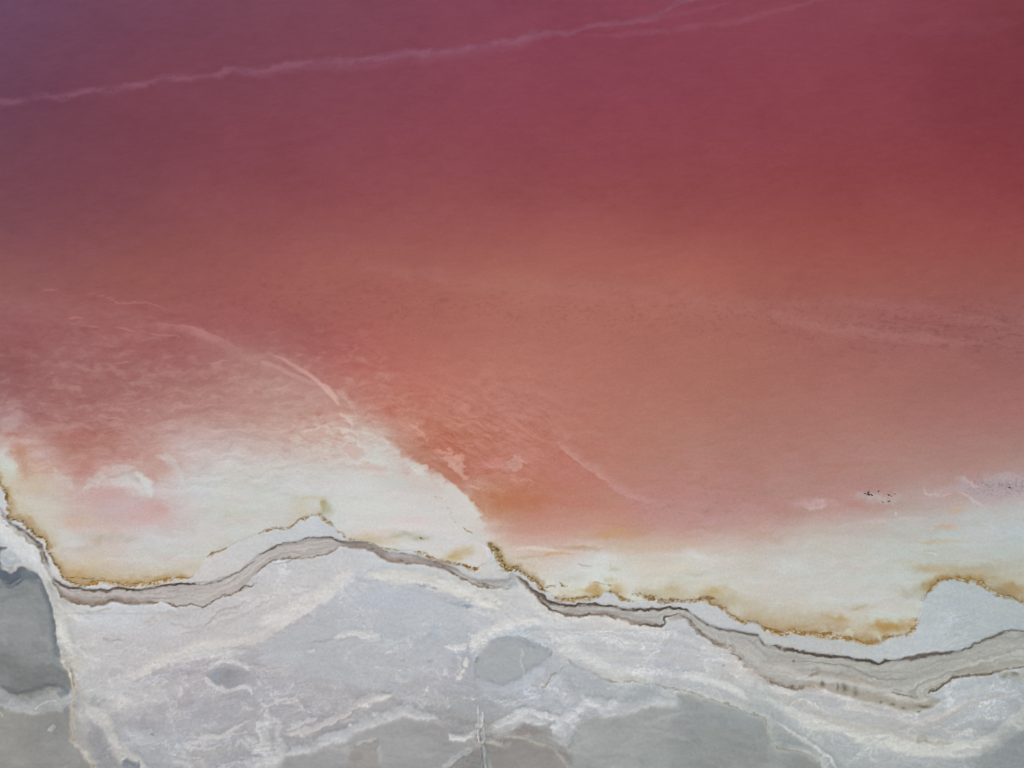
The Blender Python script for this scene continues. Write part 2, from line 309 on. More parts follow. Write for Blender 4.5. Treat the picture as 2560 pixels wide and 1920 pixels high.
# pink ledge and its bright crest
stroke(sB((30, -205), (180, -150), (330, -80), (480, -10), (560, 10)), 1.5, (204, 164, 160), .7, s=7, warp=3)
stroke(sB((30, -200), (180, -145), (330, -75), (480, -5), (580, 60), (700, 230)), 2, (188, 146, 142), .4, warp=6, up=3, dn=60)
stroke(sB((-330, -360), (-150, -300), (0, -230), (150, -160), (300, -90), (440, -20), (560, 20)), 2, (176, 126, 122), .35, s=18, warp=5)
stroke(sM2((655, 300), (700, 318), (745, 345), (780, 368), (810, 400), (835, 432), (848, 448)), 1, (206, 172, 168), .75, s=8, warp=2, taper=.2)
stroke(sM2((745, 345), (780, 370), (812, 403), (838, 438)), .6, (226, 202, 198), .7, s=4, warp=1.5, taper=.25)
stroke(sM2((835, 400), (862, 425), (882, 455), (905, 475)), 1, (204, 164, 156), .5, s=8, warp=3, taper=.25)
stroke(sB((540, -15), (610, 25), (660, 90), (700, 150), (740, 210)), 2, (214, 182, 178), .75, s=9, warp=2, taper=.2)
stroke(sB((600, 20), (650, 85), (690, 150), (730, 200)), .3, (232, 212, 208), .6, s=3, warp=1, taper=.2)
stroke(sB((640, 10), (740, 90), (800, 150), (850, 220), (880, 270)), 2, (203, 158, 150), .5, s=10, warp=4, taper=.2)
stroke(sB((700, 240), (780, 290), (820, 340), (830, 400)), 1, (222, 200, 196), .5, s=9, warp=5, taper=.2)

# white shoal: its blurred right-hand edge
shoal = sB((-420, 560), (0, 560), (250, 500), (500, 500), (650, 430), (760, 280), (900, 330), (1060, 430), (1180, 500), (1270, 600), (1400, 680), (1530, 760), (1640, 850), (1720, 920), (1830, 990), (1900, 1090), (1960, 1180), (2010, 1270), (2060, 1370), (2030, 1500), (1500, 1500), (900, 1340), (500, 1120), (100, 1200), (-420, 1350), (-900, 1100), (-800, 700))
win, m = fill(shoal, None, 1, 60, 16)
soften = sst(-30, 260, (GY-1060-60*N_LG+.05*(GX-600)))[win]
shc = np.zeros(T[win].shape, np.float32)+np.array([207, 203, 199], np.float32)
shc += (LST[win]*3)[..., None]
m2 = m*np.clip(sst(-.65, .45, LST[win]*.55+LSF[win]*.35+soften*1.4-.3), 0, 1)*sst(700, 1000, GX[win])*.7
T[win] = T[win]*(1-m2[..., None])+shc*m2[..., None]
# crisp crest of the shoal against the orange brine
crest = sB((800, 300), (900, 330), (1060, 430), (1180, 500), (1270, 590), (1400, 680), (1530, 770), (1640, 850), (1720, 920), (1830, 990), (1900, 1090), (1960, 1180), (2010, 1270))
stroke(crest[1:], 2, (210, 202, 196), .5, warp=10, up=7, dn=46, taper=.2)
stroke(crest[4:], 3, (212, 209, 205), .75, warp=10, up=4, dn=70, taper=.12)
# crinkled salt skin just behind the crest, with pink brine in its hollows
ck = np.exp(-((GX-815)/150)**2-((GY-1085)/62)**2)
CK = sfbm((GX*.9+GY*.35)/26+N_MD*.8, (GY-GX*.28)/7+N_MD*.9, 89, 3)
T += (ck*CK*13)[..., None]*np.array([.45, 1, 1], np.float32)
T -= (ck*sst(.1, .9, -fbm(GX/22, GY/13, 90, 3))*15)[..., None]*np.array([.3, 1, 1], np.float32)
stroke([(x+9, y-9) for x, y in crest[2:]], 4, (190, 134, 110), .4, warp=8, up=40, dn=6, taper=.2)
# pink ponds held in the shoal
fill(sB((750, 540), (800, 520), (870, 530), (950, 570), (960, 610), (900, 640), (830, 640), (780, 590)), (206, 164, 154), .42, 9, 14)
fill(sB((880, 680), (940, 660), (1000, 675), (960, 695)), (205, 168, 158), .6, 4, 5)
fill(sB((850, 700), (1000, 690), (1110, 720), (1090, 755), (960, 755)), (206, 176, 168), .5, 9, 8)
fill(sB((420, 450), (500, 420), (600, 440), (720, 480), (800, 510), (650, 500), (500, 490)), (203, 158, 152), .5, 10, 12)
fill(sB((550, 290), (620, 280), (670, 300), (600, 310)), (200, 160, 150), .5, 5, 5)
fill(sB((640, 410), (800, 420), (840, 440), (700, 445)), (198, 150, 142), .5, 6, 6)
for p in [sB((740, 530), (800, 510), (890, 500), (960, 560), (980, 640)), sB((380, 400), (520, 400), (700, 400), (830, 420)), sB((760, 560), (800, 620), (880, 680), (1000, 660))]:
    stroke(p, .5, (222, 206, 200), .38, s=5, warp=10)
blobs([(c, rx, ry, col, a, 0) for c, rx, ry, col, a in [
    (sA((1380, 1080),)[0], 22, 13, (202, 158, 152), .6), (sA((1200, 1150),)[0], 26, 13, (206, 168, 160), .6), (sA((650, 1210),)[0], 22, 14, (212, 178, 158), .8),
    (sA((950, 1100),)[0], 90, 40, (201, 172, 172), .6), (sA((950, 950),)[0], 70, 16, (203, 160, 158), .55), (sA((1330, 790),)[0], 30, 22, (196, 148, 140), .7), (sA((980, 1330),)[0], 70, 12, (212, 188, 160), .6), (sA((850, 1340),)[0], 14, 16, (212, 182, 142), .5),
    (sA((750, 1410),)[0], 40, 7, (216, 194, 164), .6), (sA((750, 700),)[0], 34, 20, (184, 120, 106), .45), (sA((560, 480),)[0], 60, 30, (168, 100, 94), .4), (sA((300, 880),)[0], 34, 22, (204, 180, 160), .7), (sA((360, 950),)[0], 30, 12, (210, 188, 160), .5),
    (sA((160, 590),)[0], 18, 22, (188, 140, 122), .8), (sA((200, 700),)[0], 14, 22, (190, 146, 130), .7), (sA((200, 480),)[0], 34, 10, (205, 178, 180), .5), (sA((90, 440),)[0], 24, 8, (176, 120, 112), .8), (sA((100, 330),)[0], 26, 22, (188, 158, 160), .55), (sA((150, 250),)[0], 14, 10, (184, 148, 148), .5),
    (sA((30, 760),)[0], 26, 40, (204, 208, 204), .85), (sA((10, 600),)[0], 16, 30, (205, 200, 200), .7), (sA((350, 620),)[0], 30, 16, (200, 170, 172), .6),
    (sB((400, 1080),)[0], 26, 24, (206, 196, 166), .7), (sB((580, 1060),)[0], 11, 18, (196, 172, 120), .9), (sB((620, 1100),)[0], 14, 18, (203, 190, 155), .7), (sB((480, 990),)[0], 30, 6, (200, 186, 156), .6),
    (sB((1000, 1330),)[0], 60, 13, (220, 192, 158), .8), (sB((1000, 1370),)[0], 50, 8, (216, 186, 140), .7), (sB((1100, 1260),)[0], 60, 12, (212, 198, 190), .7), (sB((1380, 1180),)[0], 60, 14, (213, 193, 192), .7), (sB((1450, 1240),)[0], 70, 16, (214, 204, 202), .6),
    (sB((1300, 1290),)[0], 34, 9, (178, 174, 158), .7), (sB((1430, 1330),)[0], 22, 7, (172, 166, 146), .8), (sB((1200, 1310),)[0], 18, 5, (182, 176, 150), .6),
    (sB((1760, 1440),)[0], 30, 10, (216, 188, 140), .95), (sB((1710, 1490),)[0], 22, 9, (212, 172, 105), .9), (sB((1820, 1420),)[0], 18, 10, (216, 190, 145), .7), (sB((560, 850),)[0], 60, 12, (208, 196, 194), .6), (sB((1240, 850),)[0], 60, 9, (196, 198, 192), .6), (sB((1060, 800),)[0], 22, 5, (208, 190, 184), .6)]])
for p, a in [(sA((640, 950), (700, 940), (850, 850), (1000, 840), (1150, 870), (1250, 960), (1320, 1010)), .5), (sA((1160, 780), (1250, 830), (1300, 930), (1320, 1020)), .85),
             (sA((690, 880), (850, 800), (1000, 720), (1150, 720), (1220, 800)), .35), (sA((1300, 640), (1420, 650), (1500, 720), (1560, 830), (1640, 930)), .4),
             (sA((430, 680), (500, 780), (600, 870), (680, 950)), .35)]:
    stroke(p, 3, (212, 206, 204), a, s=16, warp=9, taper=.2)
for p, a in [(sA((800, 250), (950, 330), (1100, 400), (1300, 460), (1380, 500)), .32), (sA((680, 370), (850, 370), (1000, 330)), .2), (sA((1050, 450), (1250, 510), (1370, 560)), .35)]:
    stroke(p, 2, (198, 160, 156), a, s=20, warp=14, taper=.25)
# orange brine with its wisps of pale salt, right of the shoal
for p, w, s, a, c in [(sB((1180, 340), (1290, 350), (1400, 390), (1490, 480)), 12, 26, .65, (196, 138, 122)), (sB((1220, 330), (1300, 370), (1400, 370), (1500, 500)), 2, 10, .45, (200, 148, 136)),
                      (sB((1520, 560), (1620, 590), (1720, 570)), 5, 10, .75, (204, 150, 132)), (sB((1560, 650), (1680, 680), (1800, 690), (1860, 660)), 8, 14, .9, (205, 160, 148)),
                      (sB((1600, 620), (1700, 640), (1850, 640)), 4, 10, .7, (204, 156, 140)), (sB((1600, 680), (1720, 730), (1820, 800), (1860, 760)), 7, 8, .85, (208, 170, 156)),
                      (sB((1700, 780), (1850, 840), (1900, 900), (2000, 940), (2080, 920)), 4, 10, .5, (200, 140, 116)), (sB((1900, 720), (2100, 690), (2240, 690), (2360, 640)), 5, 10, .42, (198, 142, 130)),
                      (sC((-100, 700), (50, 800), (180, 830), (200, 880)), 4, 9, .45, (196, 142, 128)), (sC((-60, 650), (20, 660), (100, 640), (130, 690)), 8, 9, .6, (196, 152, 140))]:
    stroke(p, w, c, a, s=s, warp=12, taper=.2)
    stroke(p, w*.4, (222, 186, 172), a*.6, s=s*.5, warp=14, taper=.2, brk=.3, nz=LDG)
for p, w, s, a, c in [(sB((1040, 400), (1180, 490), (1290, 590), (1400, 600), (1540, 640)), 4, 18, .5, (184, 122, 102)), (sB((1380, 630), (1500, 690), (1620, 780), (1750, 870), (1850, 900)), 5, 24, .55, (186, 126, 102)),
                      (sB((1530, 510), (1650, 540), (1720, 550)), 3, 10, .45, (182, 116, 98)), (sB((1720, 600), (1880, 640), (1900, 760), (2050, 780)), 6, 18, .45, (186, 124, 104)),
                      (sB((1850, 930), (1960, 1000), (2080, 1050), (2240, 1120)), 14, 40, .5, (188, 126, 86))]:
    stroke(p, w, c, a, s=s, warp=12, taper=.2)
wz = np.exp(-((GX-1210)/190)**2-((GY-1080)/130)**2)*sst(0, 40, SD)
T += (LDG*8+LSF*4)[..., None]*(wz*sst(1020, 1120, GX-(GY-1180)*.8))[..., None]*np.array([.9, 1.1, 1.2], np.float32)
# pale ledge running down to the right
stroke(sC((340, 460), (430, 530), (520, 610), (620, 700), (720, 750), (780, 810), (900, 900), (1040, 985), (1200, 1020), (1330, 1050)), 2, (198, 150, 138), .42, warp=7, up=30, dn=5, taper=.12)
stroke(sC((340, 470), (470, 580), (620, 715), (760, 800), (800, 830), (880, 830)), .5, (204, 160, 146), .3, warp=7, up=8, dn=4, taper=.15)
stroke(sC((340, 400), (440, 420), (520, 500)), 1, (196, 150, 140), .25, s=14, warp=8)
# orange streaks by the right-hand shore
blobs([(sC((870, 1300),)[0], 60, 9, (196, 142, 92), .8), (sC((700, 1180),)[0], 90, 22, (192, 138, 110), .4), (sC((600, 1415),)[0], 50, 5, (204, 158, 110), .85), (sC((1080, 1420),)[0], 60, 9, (198, 166, 134), .7), (sC((1400, 1390),)[0], 80, 9, (196, 166, 136), .6),
       (sC((130, 1500),)[0], 38, 5, (210, 178, 132), .8), (sC((900, 1590),)[0], 16, 7, (210, 186, 142), .8), (sC((865, 1540),)[0], 4, 14, (206, 184, 148), .5), (sC((1570, 1625),)[0], 34, 8, (210, 188, 154), .8), (sC((1450, 1600),)[0], 30, 8, (212, 196, 168), .6),
       (sD((1560, 1230),)[0], 20, 9, (198, 174, 154), .9), (sD((1430, 1360),)[0], 34, 5, (192, 176, 150), .9), (sD((1600, 1355),)[0], 30, 4, (194, 184, 160), .6), (sD((1640, 1085),)[0], 24, 9, (196, 172, 150), .6), (sD((1480, 1430),)[0], 40, 4, (192, 186, 168), .5),
       (sD((1350, 1580),)[0], 36, 12, (188, 168, 138), .8), (sD((1650, 1600),)[0], 70, 14, (184, 166, 138), .8), (sD((1850, 1610),)[0], 70, 12, (190, 172, 144), .6), (sD((1200, 1530),)[0], 40, 8, (194, 184, 166), .6),
       (sD((200, 1450),)[0], 60, 8, (198, 184, 178), .6), (sD((680, 1240),)[0], 60, 12, (194, 182, 178), .6)])
for p, w, s, a, c in [(sC((240, 1495), (330, 1470), (430, 1465), (540, 1475)), 1, 5, .85, (204, 162, 112)), (sC((-10, 1430), (150, 1410), (300, 1430), (430, 1445)), 1.5, 7, .7, (212, 194, 180)),
                      (sC((450, 1420), (600, 1405), (740, 1410)), .5, 4, .5, (196, 148, 96)), (sC((560, 1555), (620, 1570), (700, 1570)), .3, 3, .5, (150, 146, 136)), (sC((1000, 1540), (1200, 1520), (1400, 1530)), 1, 8, .3, (196, 182, 158)),
                      (sC((1000, 1580), (1150, 1575), (1300, 1590)), 1, 9, .35, (206, 186, 156)), (sD((1360, 1440), (1430, 1465), (1490, 1495)), .5, 2.2, .9, (226, 222, 216)),
                      (sD((1545, 1580), (1550, 1610), (1580, 1585)), .3, 2.5, .5, (214, 208, 200)), (sH((300, 175), (500, 185), (800, 215)), .3, 2.5, .4, (214, 206, 202))]:
    stroke(p, w, c, a, s=s, warp=3, taper=.15)
# lavender salt patches out on the right
T_LAV = 1
fill(sD((1640, 800), (1720, 800), (1800, 850), (2000, 800), (2212, 790), (2600, 700), (2600, 930), (2212, 960), (1900, 1000), (1800, 1000), (1720, 940), (1640, 920)), (184, 164, 165), .8, 12, 10, nz=12)
blobs([(sD((410, 1030),)[0], 42, 10, (198, 166, 165), .9), (sD((960, 970),)[0], 52, 13, (190, 174, 169), .95), (sD((1000, 1000),)[0], 30, 7, (186, 172, 166), .6), (sD((830, 960),)[0], 22, 9, (184, 160, 162), .6), (sD((1480, 930),)[0], 40, 10, (190, 168, 166), .85), (sD((1300, 900),)[0], 40, 8, (178, 152, 146), .6),
       (sD((1380, 850),)[0], 20, 6, (180, 150, 146), .5), (sD((1000, 850),)[0], 60, 14, (176, 142, 138), .4), (sD((2000, 880),)[0], 60, 18, (168, 150, 154), .6), (sD((1850, 900),)[0], 50, 16, (182, 160, 162), .6)])
for p, a in [(sD((270, 1050), (400, 1070), (520, 1045)), .4), (sD((1340, 850), (1350, 920), (1400, 950), (1500, 960), (1620, 950)), .55), (sD((1650, 930), (1730, 970), (1800, 1020), (1900, 1060)), .7), (sD((1660, 800), (1760, 850), (1830, 900)), .4),
             (sD((1090, 1110), (1130, 1130)), .6), (sD((900, 1180), (1300, 1160), (1500, 1100)), .35), (sD((540, 1230), (800, 1190), (1050, 1190)), .3)]:
    stroke(p, 1, (206, 190, 186), a, s=7, warp=7, taper=.2)
ln = np.exp(-((GY-1215)/26)**2)*sst(2380, 2460, GX)
T *= (1-.09*ln*sst(.1, .7, fbm(GX/5, GY/4, 76, 2)))[..., None]

# orange halo of algae in the shallows along the gold lines
def halo(p, a=1, wd=38, c=(206, 164, 104)):
    c = (c[0]*.86, c[1]*.89, c[2]*1.0)
    stroke(p, 1, (192, 174, 145), .7*a, warp=8, up=wd*1.7, dn=3, taper=.06)
    stroke(p, 1, c, .8*a, warp=9, up=wd*.75, dn=3, taper=.06, brk=-.1, nz=N_MD)
halo(gold1[:16], 1, 32); halo(gold1[12:18], 1, 34, (208, 162, 98)); halo(gold1[15:], .95, 26)
halo(gold5, .8, 30, (190, 150, 92)); halo(gold6, .8, 20); halo(gold7, .6, 18); halo(gold8, .8, 34); halo(gold9[:9], .95, 44); halo(gold9[7:], 1, 56, (202, 156, 92)); halo(gold9b, .9, 30, (196, 150, 88)); halo(gold10, .95, 26, (188, 150, 96)); halo(gold10[5:], .6, 70, (186, 160, 116))
halo(gold3[2:7], .35, 20); halo(gold2, .5, 10)
blobs([(sG(p)[0], rx, ry, c, a) for p, rx, ry, c, a in [((910, 120), 18, 20, (210, 166, 98), .9), ((1400, 120), 26, 14, (210, 170, 108), .9), ((1730, 145), 26, 12, (212, 172, 106), .95), ((650, 140), 46, 9, (210, 168, 98), .85), ((720, 130), 14, 14, (208, 158, 86), .9),
        ((1250, 150), 50, 10, (212, 184, 136), .8), ((1500, 160), 60, 12, (212, 186, 140), .7), ((840, 30), 16, 10, (212, 186, 138), .8), ((1480, 60), 40, 16, (212, 194, 156), .6), ((1070, 120), 12, 8, (210, 186, 148), .6), ((500, 40), 40, 8, (212, 196, 160), .6),
        ((1900, 240), 60, 22, (208, 180, 132), .6), ((2100, 330), 60, 30, (210, 184, 140), .6)]])
blobs([(sH(p)[0], rx, ry, c, a) for p, rx, ry, c, a in [((600, 370), 34, 9, (208, 164, 98), .85), ((800, 270), 30, 7, (206, 178, 132), .6), ((1100, 430), 52, 13, (200, 150, 82), .85), ((1000, 410), 24, 10, (204, 154, 86), .7), ((400, 380), 60, 18, (210, 184, 146), .6),
        ((1390, 90), 26, 12, (190, 152, 98), .7), ((2140, 110), 40, 16, (190, 150, 100), .8), ((1250, 140), 50, 12, (198, 180, 148), .6), ((1700, 20), 60, 10, (186, 156, 110), .6), ((20, 400), 30, 14, (206, 170, 116), .7)]])
blobs([(sE(p)[0], rx, ry, c, a) for p, rx, ry, c, a in [((650, 10), 34, 18, (214, 168, 100), .9), ((900, 20), 80, 8, (212, 180, 128), .7), ((1500, 0), 60, 5, (206, 178, 128), .6), ((1000, -60), 60, 9, (212, 196, 166), .5)]])
# ---- dry side
CLS = np.zeros((H_, W_), np.int8); M_BRN = np.zeros((H_, W_), np.float32); M_GOLD = M_BRN.copy(); M_WHT = M_BRN.copy(); M_FOAM = M_BRN.copy()
def setc(wm, k, t=.5):
    CLS[wm[0]] = np.where(wm[1] > t, k, CLS[wm[0]])
def mark(M, path, w, s, warp=4, sub=5):
    P = spline(path, sub); win = window(P, w+s+warp*2)
    if GX[win].size: M[win] = np.maximum(M[win], 1-sst(w, w+s, seg_dist(P, w+s, warp, win)[0]))
mark(M_FOAM, far, 2, 9, 6)
rb = T[..., 0]-T[..., 2]; kq = sst(1020, 1180, GY)*sst(178, 192, T[..., 0])
ex = np.clip(rb-44, 0, None)*.15*kq
T[..., 2] += ex; T[..., 1] += ex*.1-1.5*kq; T[..., 0] -= ex*.25
LAKE_T = T.copy()
T[:] = LD
T -= np.array([1, 2, 2], np.float32)
deep = sst(-20, -130, SD)
T += ((STR*3.5+STF*1.2)*(.2+.8*deep)+N_LG*3-2*deep)[..., None]
T += fbm(GX/80, PSI/40, 93, 3)[..., None]*np.array([2, 0, -2.5], np.float32)
VN = fbm(GX/50+N_MD*.5, PSI/20+N_MD*.4, 98, 3)
CX = GX+55*N_LG+16*WX; CY = GY+38*fbm(GX/150, GY/110, 88, 3)+12*WY
CUR = 1-np.abs(fbm(CX/150, CY/72, 87, 3))*2.3                    # curling soft ridges round smooth pans
CU2 = 1-np.abs(fbm(CX/62, CY/30, 86, 3))*2.5
T += ((sst(.3, 1, CUR)*9+sst(.45, 1, CU2)*sst(-.2, .7, N_LG+VN)*8+sst(.3, 1, RDG)*4-4-6*sst(.1, .9, VN)+1.5*N_MD)*deep)[..., None]
CU3 = 1-np.abs(fbm(CX/40+3, CY/21, 80, 3))*3.0
CU4 = 1-np.abs(fbm(CX/24+7, CY/11, 79, 3))*3.2
VEIN = (sst(.55, 1, CU3)*sst(.0, .7, CUR+.3*N_LG)*12+sst(.6, 1, CU4)*sst(.2, .8, CUR)*8)*deep
T += VEIN[..., None]; HT += VEIN*.0035
# broad forms of the left-hand flat
fill(sM((170, 300), (300, 285), (450, 275), (560, 240), (680, 170), (860, 135), (890, 165), (850, 200), (760, 270), (700, 310), (640, 345), (560, 365), (470, 385), (400, 410), (330, 440), (240, 420), (200, 370)), (199, 197, 198), .6, 16, 12, nz=10)
fill(sM((885, 182), (1000, 186), (1110, 232), (1240, 285), (1150, 350), (1100, 420), (960, 460), (780, 440), (660, 400), (655, 356), (720, 312), (800, 262), (860, 215)), (184, 188, 194), .65, 14, 12, nz=10)
stroke(sM((250, 470), (340, 432), (420, 398), (500, 374), (600, 356), (650, 342), (710, 300), (790, 248), (850, 196), (880, 168), (930, 160)), 5, (211, 207, 203), .75, warp=9, up=34, dn=8, taper=.1)
stroke(sM((300, 350), (420, 330), (560, 300), (680, 240), (800, 180), (870, 150)), 4, (206, 203, 202), .4, warp=9, up=26, dn=20, taper=.2)
stroke(sM((400, 350), (520, 318), (640, 262), (740, 205)), 1, (172, 166, 168), .4, warp=9, up=5, dn=12, taper=.25)
stroke(sM((200, 420), (240, 480), (330, 500), (420, 470), (500, 430)), 6, (203, 201, 202), .45, s=30, warp=12, taper=.2)
for c_, rx_, ry_, cc_, a_ in [((280, 560), 60, 26, (168, 167, 172), .5), ((370, 560), 40, 16, (160, 158, 163), .45), ((820, 470), 120, 30, (176, 177, 182), .5), ((700, 460), 60, 24, (174, 173, 178), .4), ((960, 520), 60, 20, (168, 166, 170), .45), ((340, 590), 60, 16, (202, 204, 208), .55), ((260, 305), 80, 16, (201, 206, 212), .8), ((960, 250), 90, 30, (186, 192, 202), .6), ((1060, 300), 90, 24, (190, 197, 203), .5)]:
    blob(sM(c_)[0], rx_, ry_, cc_, a_, warp=14, n=.6)
BROWN = (102, 90, 80); BRN2 = (136, 124, 112)
PALE = (206, 205, 202)
# tan band between the dark lines, left
upA = sA((-300, 820), (0, 1085), (60, 1150), (110, 1215), (190, 1260), (260, 1310), (330, 1390), (370, 1430), (400, 1520), (420, 1600))
upE = sE((445, 0), (480, 30), (540, 70), (600, 100), (690, 105), (770, 125), (880, 128), (940, 140), (1000, 108), (1100, 115), (1200, 120), (1300, 100), (1450, 82), (1600, 76), (1740, 78))
upE2 = sE((1740, 78), (1900, 45), (2050, -20), (2212, -130))
loA = sA((-300, 840), (0, 1100), (50, 1180), (120, 1250), (200, 1310), (280, 1390), (340, 1430), (370, 1520), (385, 1600))
loE = sE((430, 10), (500, 95), (530, 150), (600, 200), (700, 235), (830, 250), (930, 245), (980, 215), (1080, 235), (1250, 240), (1400, 225))
loE2 = sE((1400, 225), (1450, 240), (1550, 275), (1650, 245), (1770, 260), (1870, 205), (1960, 170), (2100, 120), (2212, 70))
upB = sB((0, 1495), (130, 1430), (250, 1385), (380, 1350), (500, 1330), (650, 1335), (780, 1365), (950, 1385), (1050, 1420))
upB2 = sB((1050, 1420), (1150, 1465), (1300, 1480), (1450, 1505), (1600, 1555), (1700, 1590), (1780, 1640))+sF((1850, 10), (1950, 30), (2080, 40), (2212, 20))
loB = sB((0, 1650), (100, 1550), (220, 1510), (400, 1525), (550, 1490), (680, 1430), (740, 1398), (800, 1395), (900, 1420), (1000, 1440), (1060, 1480), (1120, 1520), (1240, 1545), (1400, 1550), (1540, 1565), (1640, 1600), (1720, 1650))+sF((1850, 50), (1950, 85), (2050, 100), (2140, 95))
tan1 = upA+upE+upE2[1:-1]+upB+upB2+list(reversed(loB))+list(reversed(loE2[:-1]))+list(reversed(loE))+list(reversed(loA))
TANB = fill(tan1, None, 1, 3, 3, smooth=0)
def tanfill(wm, up_, lo_, c0=(181, 175, 171), a=.92, hgt=.12, nl=7):
    win, m = wm
    Du = seg_dist(np.array(up_), 130, 3, win)[0]; Dl = seg_dist(np.array(lo_), 130, 3, win)[0]
    t_ = np.clip(Du/(Du+Dl+.01), 0, 1)+.09*N_MD[win]+.03*WY[win]
    LY = vnoise(GX[win]/210, t_*nl, 97)*.6+vnoise(GX[win]/90+5, t_*nl*2.1, 98)*.5+vnoise(GX[win]/45+9, t_*nl*4, 99)*.35
    col = np.zeros(T[win].shape, np.float32)+np.array(c0, np.float32)+(STR[win]*2+LY*17)[..., None]
    T[win] = T[win]*(1-a*m[..., None])+col*a*m[..., None]; HT[win] += m*hgt
tanfill(TANB, upA+upE+upE2[1:-1]+upB+upB2, loA+loE+loE2[:-1]+loB); setc(TANB, 1)
blob(sM((560, 196))[0] if False else sM((560, 196),)[0], 62, 15, (199, 196, 194), .8, ang=-25)
for p_ in [sM((480, 236), (540, 222), (590, 196), (625, 160)), sM((500, 205), (560, 190), (620, 172)), sM((430, 214), (500, 204), (560, 198)), sM((640, 165), (720, 152), (800, 130), (860, 112)), sM((220, 232), (320, 246), (440, 240), (520, 222))]:
    stroke(p_, .4, (150, 141, 134), .55, s=2.6, warp=5, taper=.2)
blobs([(sE((1200, 150),)[0], 120, 6, (192, 184, 182), .6), (sE((800, 200),)[0], 60, 9, (172, 162, 156), .6), (sE((1800, 130),)[0], 90, 12, (190, 182, 180), .5), (sB((400, 1430),)[0], 90, 12, (190, 185, 184), .6), (sB((150, 1480),)[0], 50, 8, (182, 178, 178), .5)])
for p, w in [(sE((560, 110), (700, 150), (900, 200)), 2), (sE((620, 150), (850, 190), (1050, 200), (1300, 190), (1600, 190)), 1), (sE((1000, 150), (1300, 150), (1600, 130), (1900, 110)), 1), (sB((0, 1560), (200, 1480), (500, 1440), (700, 1390)), 1.5)]:
    stroke(p, w*.4, (158, 148, 142), .4, s=5, warp=4, brk=.1, taper=.15)
# dark broken lines (drying crusts)
def crust(p, w=3, a=.9, brk=.0, c=BROWN, wp=4, hg=.06):
    mark(M_BRN, p, w*.4, w, wp+1)
    stroke(p, w*.8, (160, 150, 142), a*.4, s=6, warp=wp, taper=.04)
    stroke(p, w*.5, BRN2, a*.6, s=3, warp=wp, taper=.04, brk=brk-.25, nz=N_BK)
    stroke(p, w*.25, c, min(1, a*1.05), s=w*.6+1.2, warp=wp+2.5, taper=.05, brk=brk+.06, nz=N_BK, hgt=hg)
crust(upA, 3.2, .85); crust(loA, 5, .75, -.1); crust(upE, 4.2, .95, -.08); crust(loE, 4, .9, -.15); crust(upE2, 2, .5, .05)
crust(loE2, 2.2, .75, -.2); crust(upB, 2.5, .62, -.1); crust(loB[:7], 2, .65, -.1, (128, 118, 112)); crust(loB[6:], 3.5, .9, -.25); crust(upB2[:7], 2, .35, .15)
stroke(loB[5:16], 2, (140, 128, 120), .6, warp=3, up=18, dn=3, taper=.1)
stroke(loE[2:8], 2, (132, 116, 102), .8, warp=3, up=13, dn=3, taper=.1); stroke(loE[7:], 2, (136, 122, 110), .7, warp=3, up=10, dn=3, taper=.1)
stroke(upB[5:9], 2, (146, 138, 132), .6, warp=3, up=3, dn=9, taper=.15)
stroke(sB((720, 1380), (860, 1400), (1000, 1420), (1080, 1460), (1180, 1520), (1400, 1530), (1600, 1575), (1740, 1640)), 3, (156, 144, 138), .7, s=9, warp=3)
stroke(sF((1900, 40), (2000, 80), (2100, 90), (2150, 110), (2212, 110)), 1, (120, 108, 92), .7, s=3, warp=3)
blobs([(sF((2100, 50),)[0], 34, 10, (168, 172, 172), .8), (sF((2180, 80),)[0], 12, 6, (150, 156, 158), .7), (sG((30, 70),)[0], 18, 8, (168, 172, 172), .8), (sB((2180, 1600),)[0], 20, 3, (136, 124, 112), .7), (sG((10, 10),)[0], 14, 6, (160, 162, 160), .6)])
for p_, u_, d_ in [(loE[:12], 20, 2), (loA, 3, 2), (upE[:10], 2, 9), (loB[6:14], 12, 2)]:
    stroke(p_, .5, (142, 129, 119), .5, warp=4, up=u_, dn=d_, taper=.12, brk=-.2, nz=N_BK)
# right-hand band
upG = sG((30, 0), (110, 60), (160, 130), (250, 175), (310, 230), (400, 250), (520, 270), (560, 262), (700, 262), (880, 270), (960, 290), (1030, 292), (1110, 285), (1200, 295), (1300, 280), (1400, 275), (1480, 295), (1550, 330))
upG2 = sG((1550, 330), (1600, 370), (1700, 420), (1800, 455), (1950, 480), (2050, 500), (2130, 525), (2180, 590), (2212, 610))
upH = sH((0, 612), (80, 610), (160, 635), (260, 655), (400, 680), (520, 690), (640, 705), (760, 730), (850, 740), (930, 765), (1000, 742), (1100, 730), (1250, 715), (1350, 690), (1500, 668), (1600, 655), (1680, 635), (1780, 590), (1900, 540), (2000, 500), (2130, 472), (2212, 485), (2500, 520), (3300, 640))
loG = sG((150, 130), (220, 200), (270, 250), (330, 300), (420, 330), (560, 345), (700, 340), (860, 360), (960, 395), (1080, 410), (1200, 420), (1290, 435), (1330, 400), (1320, 360), (1400, 340), (1470, 320))
loG2 = sG((1430, 330), (1480, 360), (1550, 420), (1620, 490), (1720, 550), (1800, 600), (1880, 620), (1900, 670), (2000, 760), (2080, 820), (2140, 860), (2212, 890))
loH = sH((0, 885), (60, 930), (160, 965), (280, 970), (400, 960), (500, 1000), (650, 1040), (800, 1080), (950, 1100), (1100, 1170), (1250, 1185), (1400, 1150), (1480, 1090), (1350, 1020), (1430, 980), (1520, 930), (1590, 882), (1680, 865), (1800, 848), (1960, 828), (2050, 810), (2212, 790), (2700, 800), (3300, 860))
tan2 = upG+upG2[1:]+upH+list(reversed(loH))+list(reversed(loG2[1:-1]))+list(reversed(loG))
